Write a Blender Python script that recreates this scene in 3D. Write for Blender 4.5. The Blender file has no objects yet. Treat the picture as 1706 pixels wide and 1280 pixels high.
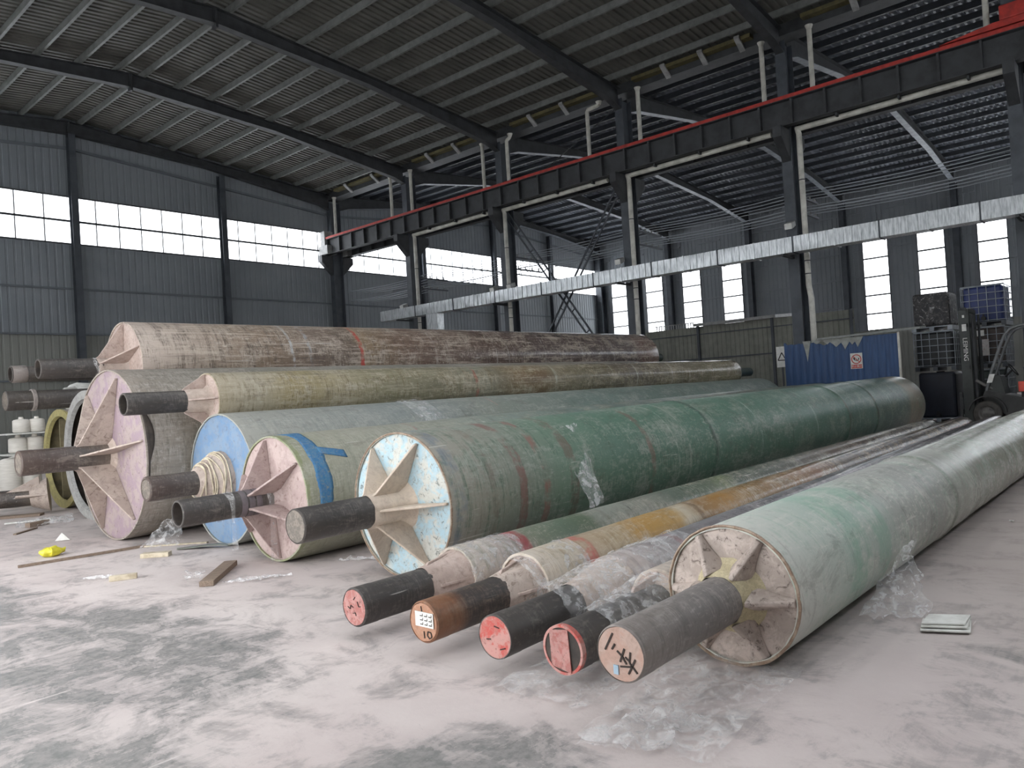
import bpy, math, random
from mathutils import Vector, Matrix, noise as mnoise

S = bpy.context.scene
COL = S.collection
random.seed(7)

# ------------------------------------------------------------------ camera
H = 1.6
YAW, PITCH, ROLL = math.radians(48.751), math.radians(0.698), math.radians(3.5004)
FWD = Vector((math.sin(YAW)*math.cos(PITCH), math.cos(YAW)*math.cos(PITCH), math.sin(PITCH)))
RGT = Vector((math.cos(YAW), -math.sin(YAW), 0))
DWN = -RGT.cross(FWD)
c_, s_ = math.cos(ROLL), math.sin(ROLL)
R2 = c_*RGT + s_*DWN
D2 = -s_*RGT + c_*DWN
cam = bpy.data.cameras.new('camera')
cam.sensor_fit = 'HORIZONTAL'
cam.sensor_width = 36
cam.lens = 36*1262.4/1706
cam.clip_start = .05
cam.clip_end = 300
camo = bpy.data.objects.new('camera', cam)
COL.objects.link(camo)
camo.matrix_world = Matrix(((R2.x, -D2.x, -FWD.x, 0), (R2.y, -D2.y, -FWD.y, 0), (R2.z, -D2.z, -FWD.z, H), (0, 0, 0, 1)))
S.camera = camo

# ------------------------------------------------------------------ sky, daylight portals, exposure
W = bpy.data.worlds.new('overcast sky')
S.world = W
W.use_nodes = True
bg = W.node_tree.nodes['Background']
bg.inputs[0].default_value = (.965, .98, 1.0, 1)
bg.inputs[1].default_value = 5.5
S.view_settings.view_transform = 'Standard'
S.view_settings.look = 'None'
S.view_settings.gamma = 1
S.view_settings.use_curve_mapping = False
S.view_settings.exposure = 0.12
S.cycles.use_denoising = True
S.cycles.max_bounces = 8
S.cycles.diffuse_bounces = 5
S.cycles.transparent_max_bounces = 12
S.cycles.sample_clamp_indirect = 6


def portal(name, loc, normal, sx, sy):
    l = bpy.data.lights.new(name, 'AREA')
    l.shape = 'RECTANGLE'
    l.size, l.size_y = sx, sy
    l.cycles.is_portal = True
    o = bpy.data.objects.new(name, l)
    COL.objects.link(o)
    o.location = loc
    n = Vector(normal)
    o.rotation_euler = n.to_track_quat('-Z', 'Y').to_euler()
    return o


# plan of the hall: two gabled bays side by side, ridges along Y
XW, XC, XE = -1.2, 24.0, 48.6      # west wall, middle column row, east wall
YS, YN = -6.0, 33.0                # south and north gable walls
XR1, XR2 = 11.4, 36.2              # ridges
COLY = [2.8, 8.8, 14.8, 20.8, 26.8]
DOORY = (2.5, 13.5)                # open doorway added unseen in the west wall, sized to light the foreground
DOORH = 4.2
SILL, HEAD = 8.68, 10.52           # clerestory band
WY = [31.25, 28.27, 25.27, 22.25, 13.15, 10.17, 7.16, 4.15, 1.15, -2.0]
WSILL, WHEAD, WHALF = 4.05, 10.5, .71
ADDED_SKY = [(-4.6, -3.1), (-1.0, .5), (2.6, 4.1), (6.2, 7.7), (9.8, 11.3)]   # translucent roof strips, added unseen over the left bay to light the rollers
WWEST = [31.25, 28.27, 25.27, 22.25, 19.2, 16.2]

portal('added doorway daylight', (XW - .05, sum(DOORY)/2, DOORH/2), (1, 0, 0), DOORY[1]-DOORY[0], DOORH)
portal('north clerestory daylight', ((XW+XE)/2, YN + .12, (SILL+HEAD)/2), (0, -1, 0), XE-XW, HEAD-SILL)
portal('south clerestory daylight', ((XW+XE)/2, YS - .12, (SILL+HEAD)/2), (0, 1, 0), XE-XW, HEAD-SILL)
for _y in WY:
    portal('east window daylight', (XE + .12, _y, (WSILL+WHEAD)/2), (-1, 0, 0), WHALF*2, WHEAD-WSILL)
for _y in WWEST:
    portal('west window daylight', (XW - .12, _y, (WSILL+WHEAD)/2), (1, 0, 0), WHALF*2, WHEAD-WSILL)

for _a, _b in ADDED_SKY:
    portal('skylight daylight', ((XW+XR1)/2, (_a+_b)/2, 13.45), (-.085, 0, -1), XR1-XW, _b-_a)


def roofz(x):
    return 13.74 - .085*abs(x - (XR1 if x < XC else XR2))


# ------------------------------------------------------------------ mesh helpers
class MB:
    def __init__(s):
        s.v, s.f = [], []

    def add(s, vs, fs):
        b = len(s.v)
        s.v += [Vector(p) for p in vs]
        s.f += [[b+i for i in f] for f in fs]
        return s

    def box(s, x0, x1, y0, y1, z0, z1):
        return s.add([(x0, y0, z0), (x1, y0, z0), (x1, y1, z0), (x0, y1, z0), (x0, y0, z1), (x1, y0, z1), (x1, y1, z1), (x0, y1, z1)],
                     [(0, 3, 2, 1), (4, 5, 6, 7), (0, 1, 5, 4), (1, 2, 6, 5), (2, 3, 7, 6), (3, 0, 4, 7)])

    def bar(s, p, q, w, h, up=(0, 0, 1)):
        p, q, up = Vector(p), Vector(q), Vector(up)
        d = (q-p).normalized()
        a = d.cross(up)
        a = a.normalized() if a.length > 1e-4 else Vector((1, 0, 0))
        b = a.cross(d)
        vs = []
        for c in (p, q):
            for i, j in ((-1, -1), (1, -1), (1, 1), (-1, 1)):
                vs.append(c + a*(i*w/2) + b*(j*h/2))
        return s.add(vs, [(0, 1, 2, 3), (7, 6, 5, 4), (0, 4, 5, 1), (1, 5, 6, 2), (2, 6, 7, 3), (3, 7, 4, 0)])

    def cyl(s, p, q, r0, r1=None, n=16, caps=True):
        return s.loft([(p, r0), (q, r0 if r1 is None else r1)], n, caps)

    def loft(s, rings, n=16, caps=True):
        """rings of (centre, radius) swept along their polyline"""
        pts = [Vector(p) for p, r in rings]
        vs, fs = [], []
        ref = None
        for i, (p, r) in enumerate(rings):
            d = (pts[min(i+1, len(pts)-1)] - pts[max(i-1, 0)])
            d = d.normalized() if d.length > 1e-7 else Vector((1, 0, 0))
            if ref is None:
                ref = Vector((0, 0, 1)) if abs(d.z) < .9 else Vector((0, 1, 0))
            a = ref - d*ref.dot(d)
            a.normalize()
            ref = a
            b = d.cross(a)
            for k in range(n):
                t = 2*math.pi*k/n
                vs.append(pts[i] + (a*math.cos(t) + b*math.sin(t))*r)
        for i in range(len(rings)-1):
            for k in range(n):
                fs.append((i*n+k, i*n+(k+1) % n, (i+1)*n+(k+1) % n, (i+1)*n+k))
        if caps:
            fs.append(tuple(reversed(range(n))))
            fs.append(tuple((len(rings)-1)*n+k for k in range(n)))
        return s.add(vs, fs)

    def tube(s, pts, r, n=8):
        return s.loft([(p, r) for p in pts], n)

    def lathe(s, prof, n=64, jit=0., seed=0, ca=0, cb=0):
        """profile of (s, r) turned about the local X axis"""
        vs, fs = [], []
        for i, (x, r) in enumerate(prof):
            for k in range(n):
                t = 2*math.pi*k/n
                rr = r
                if jit:
                    rr += jit*mnoise.noise((x*9+seed, math.cos(t)*3*max(r, .1)*6, math.sin(t)*3*max(r, .1)*6))
                vs.append((x, ca+rr*math.cos(t), cb+rr*math.sin(t)))
        for i in range(len(prof)-1):
            for k in range(n):
                fs.append((i*n+k, (i+1)*n+k, (i+1)*n+(k+1) % n, i*n+(k+1) % n))
        return s.add(vs, fs)

    def ext(s, pts, vec):
        """polygon extruded by a vector"""
        n = len(pts)
        v = Vector(vec)
        ps = [Vector(p) for p in pts]
        return s.add(ps + [p+v for p in ps], [tuple(range(n)), tuple(reversed(range(n, 2*n)))] +
                     [(i, i+n, (i+1) % n+n, (i+1) % n) for i in range(n)])

    def grid(s, fn, nu, nv):
        vs = [fn(i/(nu-1), j/(nv-1)) for i in range(nu) for j in range(nv)]
        return s.add(vs, [(i*nv+j, (i+1)*nv+j, (i+1)*nv+j+1, i*nv+j+1) for i in range(nu-1) for j in range(nv-1)])

    def ball(s, c, rx, ry, rz, n=12, m=8):
        c = Vector(c)
        vs, fs = [], []
        for i in range(m+1):
            a = math.pi*i/m
            for k in range(n):
                t = 2*math.pi*k/n
                vs.append(c + Vector((rx*math.sin(a)*math.cos(t), ry*math.sin(a)*math.sin(t), rz*math.cos(a))))
        for i in range(m):
            for k in range(n):
                fs.append((i*n+k, (i+1)*n+k, (i+1)*n+(k+1) % n, i*n+(k+1) % n))
        return s.add(vs, fs)


def obj(name, mb, mat, parent=None, smooth=None, local=False, solid=0., bevel=0.):
    """one mesh object; world-space geometry is shifted into the parent's frame unless local"""
    off = Vector((0, 0, 0))
    if parent is not None and not local:
        p = parent
        while p is not None:
            off += p.location
            p = p.parent
    me = bpy.data.meshes.new(name)
    me.from_pydata([tuple(v-off) for v in mb.v], [], mb.f)
    me.validate()
    me.materials.append(mat)
    import bmesh
    bm = bmesh.new()
    bm.from_mesh(me)
    bmesh.ops.recalc_face_normals(bm, faces=bm.faces)
    bm.to_mesh(me)
    bm.free()
    if smooth:
        for p in me.polygons:
            p.use_smooth = True
        me.set_sharp_from_angle(angle=math.radians(smooth))
    o = bpy.data.objects.new(name, me)
    COL.objects.link(o)
    if parent is not None:
        o.parent = parent
    if solid:
        m = o.modifiers.new('thickness', 'SOLIDIFY')
        m.thickness = solid
        m.offset = 0
    if bevel:
        m = o.modifiers.new('bevel', 'BEVEL')
        m.width = bevel
        m.segments = 2
        m.limit_method = 'ANGLE'
    return o


def tag(o, label=None, cat=None, group=None, kind=None):
    if label:
        o['label'] = label
    if cat:
        o['category'] = cat
    if group:
        o['group'] = group
    if kind:
        o['kind'] = kind
    return o


def thing(name, loc, label, cat, group=None, rotz=0):
    o = bpy.data.objects.new(name, None)
    o.empty_display_size = .2
    COL.objects.link(o)
    o.location = loc
    o.rotation_euler = (0, 0, rotz)
    return tag(o, label, cat, group)


def struct(name, mb, mat, **k):
    o = obj(name, mb, mat, **k)
    if k.get('parent') is None:
        o['kind'] = 'structure'
    return o


def text_mb(body, size, depth=.003):
    """lettering as a mesh in the XY plane, centred"""
    cu = bpy.data.curves.new('lettering', 'FONT')
    cu.body = body
    cu.size = size
    cu.align_x = 'CENTER'
    cu.align_y = 'CENTER'
    cu.extrude = depth/2
    o = bpy.data.objects.new('lettering', cu)
    COL.objects.link(o)
    dg = bpy.context.evaluated_depsgraph_get()
    me = bpy.data.meshes.new_from_object(o.evaluated_get(dg))
    mb = MB().add([v.co.copy() for v in me.vertices], [list(p.vertices) for p in me.polygons])
    bpy.data.objects.remove(o)
    bpy.data.curves.remove(cu)
    bpy.data.meshes.remove(me)
    return mb


def xform(mb, ux, uy, o):
    """map a flat XY mesh onto the plane spanned by ux, uy at origin o"""
    ux, uy, o = Vector(ux), Vector(uy), Vector(o)
    uz = ux.cross(uy)
    mb.v = [o + ux*p.x + uy*p.y + uz*p.z for p in mb.v]
    return mb


ORD = ['first', 'second', 'third', 'fourth', 'fifth', 'sixth', 'seventh', 'eighth', 'ninth', 'tenth', 'eleventh', 'twelfth']


# ------------------------------------------------------------------ materials
def rgb(h):
    if not isinstance(h, str):
        return (*h, 1)
    r = [int(h[i:i+2], 16)/255 for i in (0, 2, 4)]
    return (*[(c/12.92 if c <= .04045 else ((c+.055)/1.055)**2.4) for c in r], 1)


class NT:
    def __init__(s, name, rough=.6, metal=0., spec=.5):
        s.m = bpy.data.materials.new(name)
        s.m.use_nodes = True
        s.t = s.m.node_tree
        s.b = s.t.nodes['Principled BSDF']
        s.b.inputs['Roughness'].default_value = rough
        s.b.inputs['Metallic'].default_value = metal
        s.b.inputs['Specular IOR Level'].default_value = spec
        s.co = s.t.nodes.new('ShaderNodeTexCoord').outputs['Object']

    def n(s, typ, **ins):
        nd = s.t.nodes.new(typ)
        for k, v in ins.items():
            s.set(nd.inputs[k.replace('_', ' ')], v)
        return nd

    def set(s, sock, v):
        if hasattr(v, 'is_linked'):
            s.t.links.new(v, sock)
        else:
            sock.default_value = v

    def scale(s, vec, loc=(0, 0, 0)):
        m = s.n('ShaderNodeMapping', Vector=s.co, Scale=vec, Location=loc)
        return m.outputs[0]

    def noise(s, vec, scale, detail=4., rough=.55, dist=0.):
        return s.n('ShaderNodeTexNoise', Vector=vec, Scale=scale, Detail=detail, Roughness=rough, Distortion=dist).outputs['Fac']

    def math(s, op, a, b=0., c=0., clamp=False):
        nd = s.t.nodes.new('ShaderNodeMath')
        nd.operation = op
        nd.use_clamp = clamp
        for i, v in enumerate((a, b, c)):
            s.set(nd.inputs[i], v)
        return nd.outputs[0]

    def ss(s, x, lo, hi, a=0., b=1.):
        nd = s.n('ShaderNodeMapRange', Value=x)
        nd.interpolation_type = 'SMOOTHSTEP'
        for k, v in (('From Min', lo), ('From Max', hi), ('To Min', a), ('To Max', b)):
            nd.inputs[k].default_value = v
        return nd.outputs[0]

    def mix(s, f, a, b, mode='MIX'):
        nd = s.t.nodes.new('ShaderNodeMix')
        nd.data_type = 'RGBA'
        nd.blend_type = mode
        s.set(nd.inputs[0], f)
        for sock, v in ((nd.inputs[6], a), (nd.inputs[7], b)):
            s.set(sock, rgb(v) if isinstance(v, (str, tuple)) else v)
        return nd.outputs[2]

    def ramp(s, f, stops):
        nd = s.t.nodes.new('ShaderNodeValToRGB')
        s.set(nd.inputs[0], f)
        e = nd.color_ramp.elements
        while len(e) < len(stops):
            e.new(1.)
        for el, (p, cc) in zip(e, stops):
            el.position = min(max(p, 0), 1)
            el.color = rgb(cc)
        return nd.outputs[0]

    def sep(s, vec=None):
        return s.n('ShaderNodeSeparateXYZ', Vector=vec if vec is not None else s.co).outputs

    def bump(s, h, strength=.3, dist=.02):
        nd = s.n('ShaderNodeBump', Height=h, Strength=strength, Distance=dist)
        s.t.links.new(nd.outputs[0], s.b.inputs['Normal'])

    def color(s, c):
        s.set(s.b.inputs['Base Color'], rgb(c) if isinstance(c, (str, tuple)) else c)
        return s.m


def simple(name, a, b=None, scale=6., rough=.6, metal=0., bump=.0, lo=.35, hi=.7, sv=(1, 1, 1), detail=5.):
    t = NT(name, rough, metal)
    if b is None:
        return t.color(a)
    f = t.noise(t.scale(sv), scale, detail, .6)
    if bump:
        t.bump(f, bump, .01)
    return t.color(t.mix(t.ss(f, lo, hi), a, b))


M = {}
M['steel_dark'] = simple('dark painted steel', '3a3c3e', '2b2c2e', 3, .6)
M['steel_grey'] = simple('grey painted steel', '4b5056', '3c4046', 2, .55)
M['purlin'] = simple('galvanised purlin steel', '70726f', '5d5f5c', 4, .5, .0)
M['purlin_shade'] = simple('galvanised purlin steel shade tint', '3b3f45', '2f3338', 4, .5, .0)  # same purlin steel, darkened to paint in the right bay's shade
M['flange_pale'] = simple('pale flange paint', '8f959b', '73787e', 4, .5)
M['roof'] = simple('olive grey roof sheet', '62615b', '53534e', 1.2, .65)
M['roof_lit'] = simple('roof sheet window-lit tint', '7c828b', '6a7079', 1.2, .5)  # roof sheet again, lighter and cooler to paint in the window light
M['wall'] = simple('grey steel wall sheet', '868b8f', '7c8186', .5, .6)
M['wall_low'] = simple('steel wall sheet warm light tint', '868781', '7c7d78', .5, .6)  # same sheet as above; warmer tint stands in for light low on the gables
M['girt'] = simple('girt steel', '6b7076', '62676d', 2, .6)
M['rail_red'] = simple('red crane rail paint', 'b5362c', '8c2a24', 5, .55)
M['pipe'] = simple('white plastic pipe', 'c9c7bd', 'a5a299', 3, .45)
M['galv'] = simple('galvanised duct sheet', 'd6d9da', 'a3a8aa', 4, .3, .55, sv=(1, 5, .7))  # upright streaks in the colour paint reflections on the metal
M['black'] = simple('black rubber', '1c1c1d', '2a2928', 8, .7)
M['foam'] = simple('yellowed foam strip', '625a3a', '4a452f', 4, .8)
M['bracket'] = simple('pale bracket steel', '9a9a98', '7d7d7c', 5, .5)
M['wire'] = simple('grey wire', '9aa0a6', None)
M['white'] = simple('white paper', 'd9d9d4', 'c4c3bd', 10, .7)
M['wood'] = simple('weathered plank wood', '8d7c6d', '655649', 14, .75, sv=(1, 12, 12))
M['pale_wood'] = simple('pale timber', 'c9bea8', 'a89b84', 12, .75)
M['ink'] = simple('black ink', '2a211c', None, rough=.7)


def m_floor():
    t = NT('dusty concrete floor', .75)
    co = t.co
    big = t.noise(co, .55, 6, .62, .3)
    mid = t.noise(t.scale((1.0, .75, 1)), 2.6, 11, .72, .5)
    fine = t.noise(co, 14, 6, .7)
    scr = t.noise(t.scale((1.2, 9, 1)), 2.2, 7, .7, .8)
    dust = t.mix(t.ss(big, .3, .7), 'b9aeab', 'c8bfbb')
    dust = t.mix(t.ss(mid, .45, .62, 0, .55), dust, 'a59b98')
    # bare dark concrete where the dust is worn through, in zones also toned for light falloff
    x, y, z = t.sep()

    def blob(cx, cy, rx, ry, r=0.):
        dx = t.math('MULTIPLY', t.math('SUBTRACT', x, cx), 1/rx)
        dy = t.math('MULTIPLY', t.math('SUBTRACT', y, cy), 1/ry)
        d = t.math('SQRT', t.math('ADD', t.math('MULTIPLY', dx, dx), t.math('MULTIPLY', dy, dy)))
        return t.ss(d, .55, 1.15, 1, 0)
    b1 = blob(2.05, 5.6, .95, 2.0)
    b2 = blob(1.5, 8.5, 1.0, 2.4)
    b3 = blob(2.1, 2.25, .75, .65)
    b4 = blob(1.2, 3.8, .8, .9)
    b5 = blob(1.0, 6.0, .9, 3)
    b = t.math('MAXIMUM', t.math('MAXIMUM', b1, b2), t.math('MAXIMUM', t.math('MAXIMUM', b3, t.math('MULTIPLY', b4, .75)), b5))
    worn = t.math('ADD', t.math('MULTIPLY', mid, 1.0), t.math('MULTIPLY', t.math('SUBTRACT', scr, .5), .3))
    worn = t.math('ADD', worn, t.math('MULTIPLY', t.math('SUBTRACT', fine, .5), .34))
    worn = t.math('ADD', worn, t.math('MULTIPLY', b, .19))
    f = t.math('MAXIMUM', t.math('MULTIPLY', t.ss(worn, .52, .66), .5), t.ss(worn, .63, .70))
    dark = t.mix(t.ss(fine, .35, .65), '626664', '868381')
    dust = t.mix(t.math('MULTIPLY', b, .45), dust, '9b9593')  # zone tint: fading light put into the dust colour
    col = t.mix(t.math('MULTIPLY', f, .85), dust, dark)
    # darker brown-grey strip right of the white-green roller
    br = blob(9.5, .9, 5.0, 1.0)
    col = t.mix(t.math('MULTIPLY', br, .55), col, '8f857d')
    # short dark cracks and pits
    ck = t.noise(t.scale((3.2, 1.1, 1)), 2.3, 8, .75, 1.2)
    pit = t.ss(ck, .67, .7)
    col = t.mix(t.math('MULTIPLY', pit, .6), col, '6a6664')
    # pale scratches
    sc = t.noise(t.scale((.8, 14, 1)), 1.3, 3, .5, .2)
    col = t.mix(t.ss(sc, .7, .74, 0, .4), col, 'd8d0cc')
    t.set(t.b.inputs['Roughness'], t.ss(worn, .5, .8, .8, .55))
    t.bump(t.math('SUBTRACT', fine, t.math('MULTIPLY', pit, 1.5)), .22, .01)
    return t.color(col)


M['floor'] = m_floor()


def m_glass(name, tr, col=(1, 1, 1, 1)):
    m = bpy.data.materials.new(name)
    m.use_nodes = True
    t = m.node_tree
    t.nodes.clear()
    out = t.nodes.new('ShaderNodeOutputMaterial')
    a = t.nodes.new('ShaderNodeBsdfTransparent')
    b = t.nodes.new('ShaderNodeBsdfTranslucent')
    a.inputs[0].default_value = col
    b.inputs[0].default_value = (.9, .92, .95, 1)
    mx = t.nodes.new('ShaderNodeMixShader')
    mx.inputs[0].default_value = 1-tr
    t.links.new(a.outputs[0], mx.inputs[1])
    t.links.new(b.outputs[0], mx.inputs[2])
    t.links.new(mx.outputs[0], out.inputs[0])
    return m


M['pane'] = m_glass('frosted daylight panel', .35)
M['glass'] = m_glass('dusty window glass', .45)


def m_film(name='clear plastic film', rough=.25, lo=.04, hi=.38, bump=.5, sc=9):
    t = NT(name, rough)
    f = t.noise(t.scale((1, 1, 1)), sc, 7, .68, .6)
    t.set(t.b.inputs['Alpha'], t.ss(f, .40, .66, lo, hi))
    t.bump(f, bump, .03)
    return t.color('f4f4f4')


M['film'] = m_film()
M['wrap'] = m_film('crinkled plastic wrap', .3, .08, .42, .6, 14)


def m_roll(name, s0, length, stops, alt, dust, altamt=.5, dustamt=.5, rough=(.6, .45), lengthwise=0., gloss_from=None,
           rings=None, seed=0., streak=9., var=.35, spots=0., bump=.25):
    """moulded barrel skin: colour zones along the axis, hoop-wise brush marks, dust and thin hoops"""
    t = NT(name)
    loc = (seed*3.1, seed*1.7, seed*2.3)
    x, y, z = t.sep()
    warp = t.noise(t.scale((.7, 1.3, 1.3), loc), 1.6, 5, .6)
    u = t.math('ADD', x, t.math('MULTIPLY', t.math('SUBTRACT', warp, .5), var*2))
    u = t.math('MULTIPLY', t.math('SUBTRACT', u, s0), 1/length)
    col = t.ramp(u, [((p-s0)/length, c) for p, c in stops])
    hoop = t.noise(t.scale((streak, .9, .9), loc), 1.7, 9, .74, .15)
    patch = t.noise(t.scale((1.3, 2.2, 2.2), loc), 1.6, 9, .7, .3)
    fine = t.noise(t.scale((38, 5, 5), loc), 2.0, 6, .75)
    grit = t.noise(t.scale((5, 14, 14), loc), 2.4, 8, .78, .2)
    col = t.mix(t.ss(t.math('ADD', t.math('MULTIPLY', hoop, .55), t.math('MULTIPLY', patch, .45)), .48, .58, 0, altamt), col, alt)
    d = t.math('ADD', t.math('ADD', t.math('MULTIPLY', fine, .35), t.math('MULTIPLY', patch, .4)), t.math('MULTIPLY', grit, .25))
    col = t.mix(t.ss(d, .48, .58, 0, dustamt), col, dust)
    col = t.mix(t.ss(hoop, .36, .44, .42, 0), col, t.mix(.6, col, '34342f'))
    col = t.mix(t.ss(grit, .56, .64, 0, dustamt*.8), col, dust)
    col = t.mix(t.ss(grit, .34, .41, .4, 0), col, t.mix(.5, col, '3a3632'))
    grime = t.noise(t.scale((.9, 1.7, 1.7), (seed, 2*seed, 5)), 2.3, 10, .76, .6)
    col = t.mix(t.ss(grime, .53, .64, 0, .5), col, t.mix(.62, col, '4a4339'))
    col = t.mix(t.ss(grime, .35, .44, .55, 0), col, t.mix(.6, col, dust))
    if lengthwise:
        ln = t.noise(t.scale((.6, 10, 10), loc), 1.9, 8, .75, .1)
        col = t.mix(t.ss(ln, .52, .60, 0, lengthwise), col, dust)
        col = t.mix(t.ss(ln, .37, .45, lengthwise*.8, 0), col, '3d342c')
    sc = t.noise(t.scale((1.0, 22, 22), loc), 1.1, 3, .5, .3)
    col = t.mix(t.ss(sc, .70, .73, 0, .5), col, 'cfcbc4')
    if spots:
        sp = t.noise(t.scale((1, 1, 1), loc), 13, 6, .75, .6)
        col = t.mix(t.ss(sp, .62, .68, 0, spots), col, '4b3a33')
        col = t.mix(t.ss(sp, .3, .36, spots*.6, 0), col, 'd9d3cb')
    for (p, wdt, c, amt) in (rings or []):
        dd = t.math('ABSOLUTE', t.math('SUBTRACT', t.math('ADD', x, t.math('MULTIPLY', t.math('SUBTRACT', patch, .5), .12)), p))
        f = t.ss(dd, wdt*.6, wdt, amt, 0)
        f = t.math('MULTIPLY', f, t.ss(t.noise(t.scale((2, 2.2, 2.2), (p, 3*p, 0)), 1.8, 5, .7), .40, .58, .05, 1))
        f = t.math('MULTIPLY', f, t.ss(fine, .36, .52, .45, 1))
        col = t.mix(f, col, c)
    if gloss_from is not None:
        g = t.ss(x, gloss_from[0], gloss_from[1], rough[0], rough[1])
        t.set(t.b.inputs['Roughness'], t.math('ADD', g, t.math('MULTIPLY', t.math('SUBTRACT', fine, .5), .25)))
    else:
        t.b.inputs['Roughness'].default_value = rough[0]
    t.bump(t.math('ADD', hoop, t.math('MULTIPLY', fine, .4)), bump, .012)
    return t.color(col)


def m_plate(name, base, alt, speck, altamt=.6, speckamt=.7, seed=0., scale=5., rough=.65):
    """end plate paint: patchy, peeling, with dark scars"""
    t = NT(name, rough)
    loc = (seed*1.3, seed*2.1, seed*.7)
    v = t.scale((1, 1, 1), loc)
    a = t.noise(v, scale, 6, .65, .4)
    b = t.noise(v, scale*3.2, 7, .75, .9)
    cst = t.noise(t.scale((1, 3.2, 1.2), loc), scale*2.2, 7, .75, .5)
    col = t.mix(t.ss(a, .46, .56, 0, altamt), base, alt)
    col = t.mix(t.ss(b, .44, .56, 0, .35), col, t.mix(.5, alt, '8a8078'))
    col = t.mix(t.ss(b, .57, .62, 0, speckamt), col, speck)
    col = t.mix(t.ss(cst, .63, .66, 0, speckamt), col, speck)
    t.bump(t.math('ADD', a, t.math('MULTIPLY', b, .5)), .35, .01)
    return t.color(col)


M['shaft'] = m_roll('dark steel shaft', -1.2, 1.3, [(-1.2, '4a4542'), (-.6, '3a3736'), (-.2, '4b4744'), (.1, '6b645e')], '2c2b2b', '8b837c', .5, .28, (.5, .5), streak=4.5, seed=3, var=.1, bump=.08)
M['shaft_warm'] = m_roll('brown steel shaft', -1.2, 1.3, [(-1.2, '5a4c45'), (-.7, '4a3f3b'), (-.3, '45403d'), (.1, '7a6d62')], '332f2d', '9a8f86', .5, .3, (.5, .5), streak=4.5, seed=5, var=.1, bump=.08)
M['shaft_rust'] = m_roll('rust tipped steel shaft', -1.2, 1.3, [(-1.0, '8a5f45'), (-.78, '80583f'), (-.68, '3d3634'), (-.2, '33302f'), (-.05, '6b5b4c'), (.1, '80705f')], '3a302b', '94806f', .4, .3, (.5, .5), streak=4.5, seed=6, var=.08, bump=.08)
M['shaft_grey'] = m_roll('dusty grey steel shaft', -1.2, 1.3, [(-1.15, '857c77'), (-.6, '75706d'), (-.15, '6f6a67'), (.1, '9c948a')], '504c4a', 'a8a09a', .5, .45, (.55, .5), streak=4, seed=8, var=.1, bump=.08)
M['shaft_green'] = simple('dark green shaft', '2f3f38', '25302c', 6, .5)
M['bore'] = simple('dark tube bore', '4a423c', '2e2a27', 6, .8)
M['cream'] = m_plate('cream laminate', 'bcaca1', 'aa9a8e', '8d7a6c', .6, .35, 2, 4)
M['cream_dirty'] = m_plate('soiled cream laminate', 'b9aa9f', 'a2938a', '6e5c50', .7, .6, 4, 4)


# ------------------------------------------------------------------ setting: floor, roof, walls, windows
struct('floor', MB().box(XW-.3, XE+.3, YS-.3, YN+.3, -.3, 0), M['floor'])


def corr(mb, u0, u1, pitch, rib, depth, fn, lo, hi):
    """trapezoid-ribbed sheet running along u; fn(u, d, t) -> point, t in lo..hi"""
    us = []
    u = u0
    while u < u1 - 1e-6:
        for du, d in ((0, 0), (pitch-rib*1.6, 0), (pitch-rib*1.3, depth), (pitch-rib*.3, depth)):
            if u+du <= u1:
                us.append((u+du, d))
        u += pitch
    us.append((u1, 0))
    b = len(mb.v)
    for uu, d in us:
        mb.v.append(Vector(fn(uu, d, lo)))
        mb.v.append(Vector(fn(uu, d, hi)))
    for i in range(len(us)-1):
        mb.f.append([b+2*i, b+2*i+2, b+2*i+3, b+2*i+1])
    return mb


def roofz2(x):
    return 13.74 - .085*abs(x-XR2)


def roof_half(mb, xa, xb, f, ya, yb, pitch=.24):
    return corr(mb, ya, yb, pitch, .08, .045, lambda u, d, t: (t, u, f(t)+d), xa, xb)


rc = bpy.data.objects.new('ceiling', None)
COL.objects.link(rc)
rc.location = (XR1, 0, roofz(XR1))
rc['kind'] = 'structure'
mb = MB()
pos = YS-.2
for a, b in ADDED_SKY:
    roof_half(mb, XW-.2, XR1, roofz, pos, a)
    pos = b
    obj('added_skylight', roof_half(MB(), XW-.2, XR1, roofz, a, b), M['pane'], rc)  # unseen panel, added to let daylight onto the foreground
roof_half(mb, XW-.2, XR1, roofz, pos, YN+.2)
roof_half(mb, XR1, XC-.001, roofz, YS-.2, YN+.2)
obj('roof_sheet', mb, M['roof'], rc)
mb = MB()
roof_half(mb, XC-.001, XR2, roofz2, YS-.2, YN+.2)
roof_half(mb, XR2, XE+.2, roofz2, YS-.2, YN+.2)
obj('roof_sheet', mb, M['roof_lit'], rc)


def zt(x):
    return (roofz(x) if x < XC else roofz2(x)) + .02


def gable(name, y, sgn):
    mb = MB()
    corr(mb, XW, XE, .28, .06, .018, lambda u, d, t: (u, y+sgn*d, t), 0, 5.02)
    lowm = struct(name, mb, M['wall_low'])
    mb = MB()
    corr(mb, XW, XE, .28, .06, .018, lambda u, d, t: (u, y+sgn*d, t), 5.02, SILL)
    corr(mb, XW, XE, .28, .06, .018, lambda u, d, t: (u, y+sgn*d, HEAD if t == 0 else zt(u)), 0, 1)
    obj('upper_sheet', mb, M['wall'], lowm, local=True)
    g = MB()
    for z in (3.2, 5.02, 6.84):
        g.box(XW, XE, y-sgn*.10 if sgn > 0 else y+.02, y-.02 if sgn > 0 else y+.10, z-.035, z+.035)
    for xa, xb in ((XW, XR1), (XR1, XC), (XC, XR2), (XR2, XE)):
        g.bar((xa, y-sgn*.07, zt(xa)-1.25), (xb, y-sgn*.07, zt(xb)-1.25), .1, .1)
    obj('girt', g, M['girt'], lowm, local=True)
    return lowm


gable('wall_north', YN, 1)
gable('wall_south', YS, -1)


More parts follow.
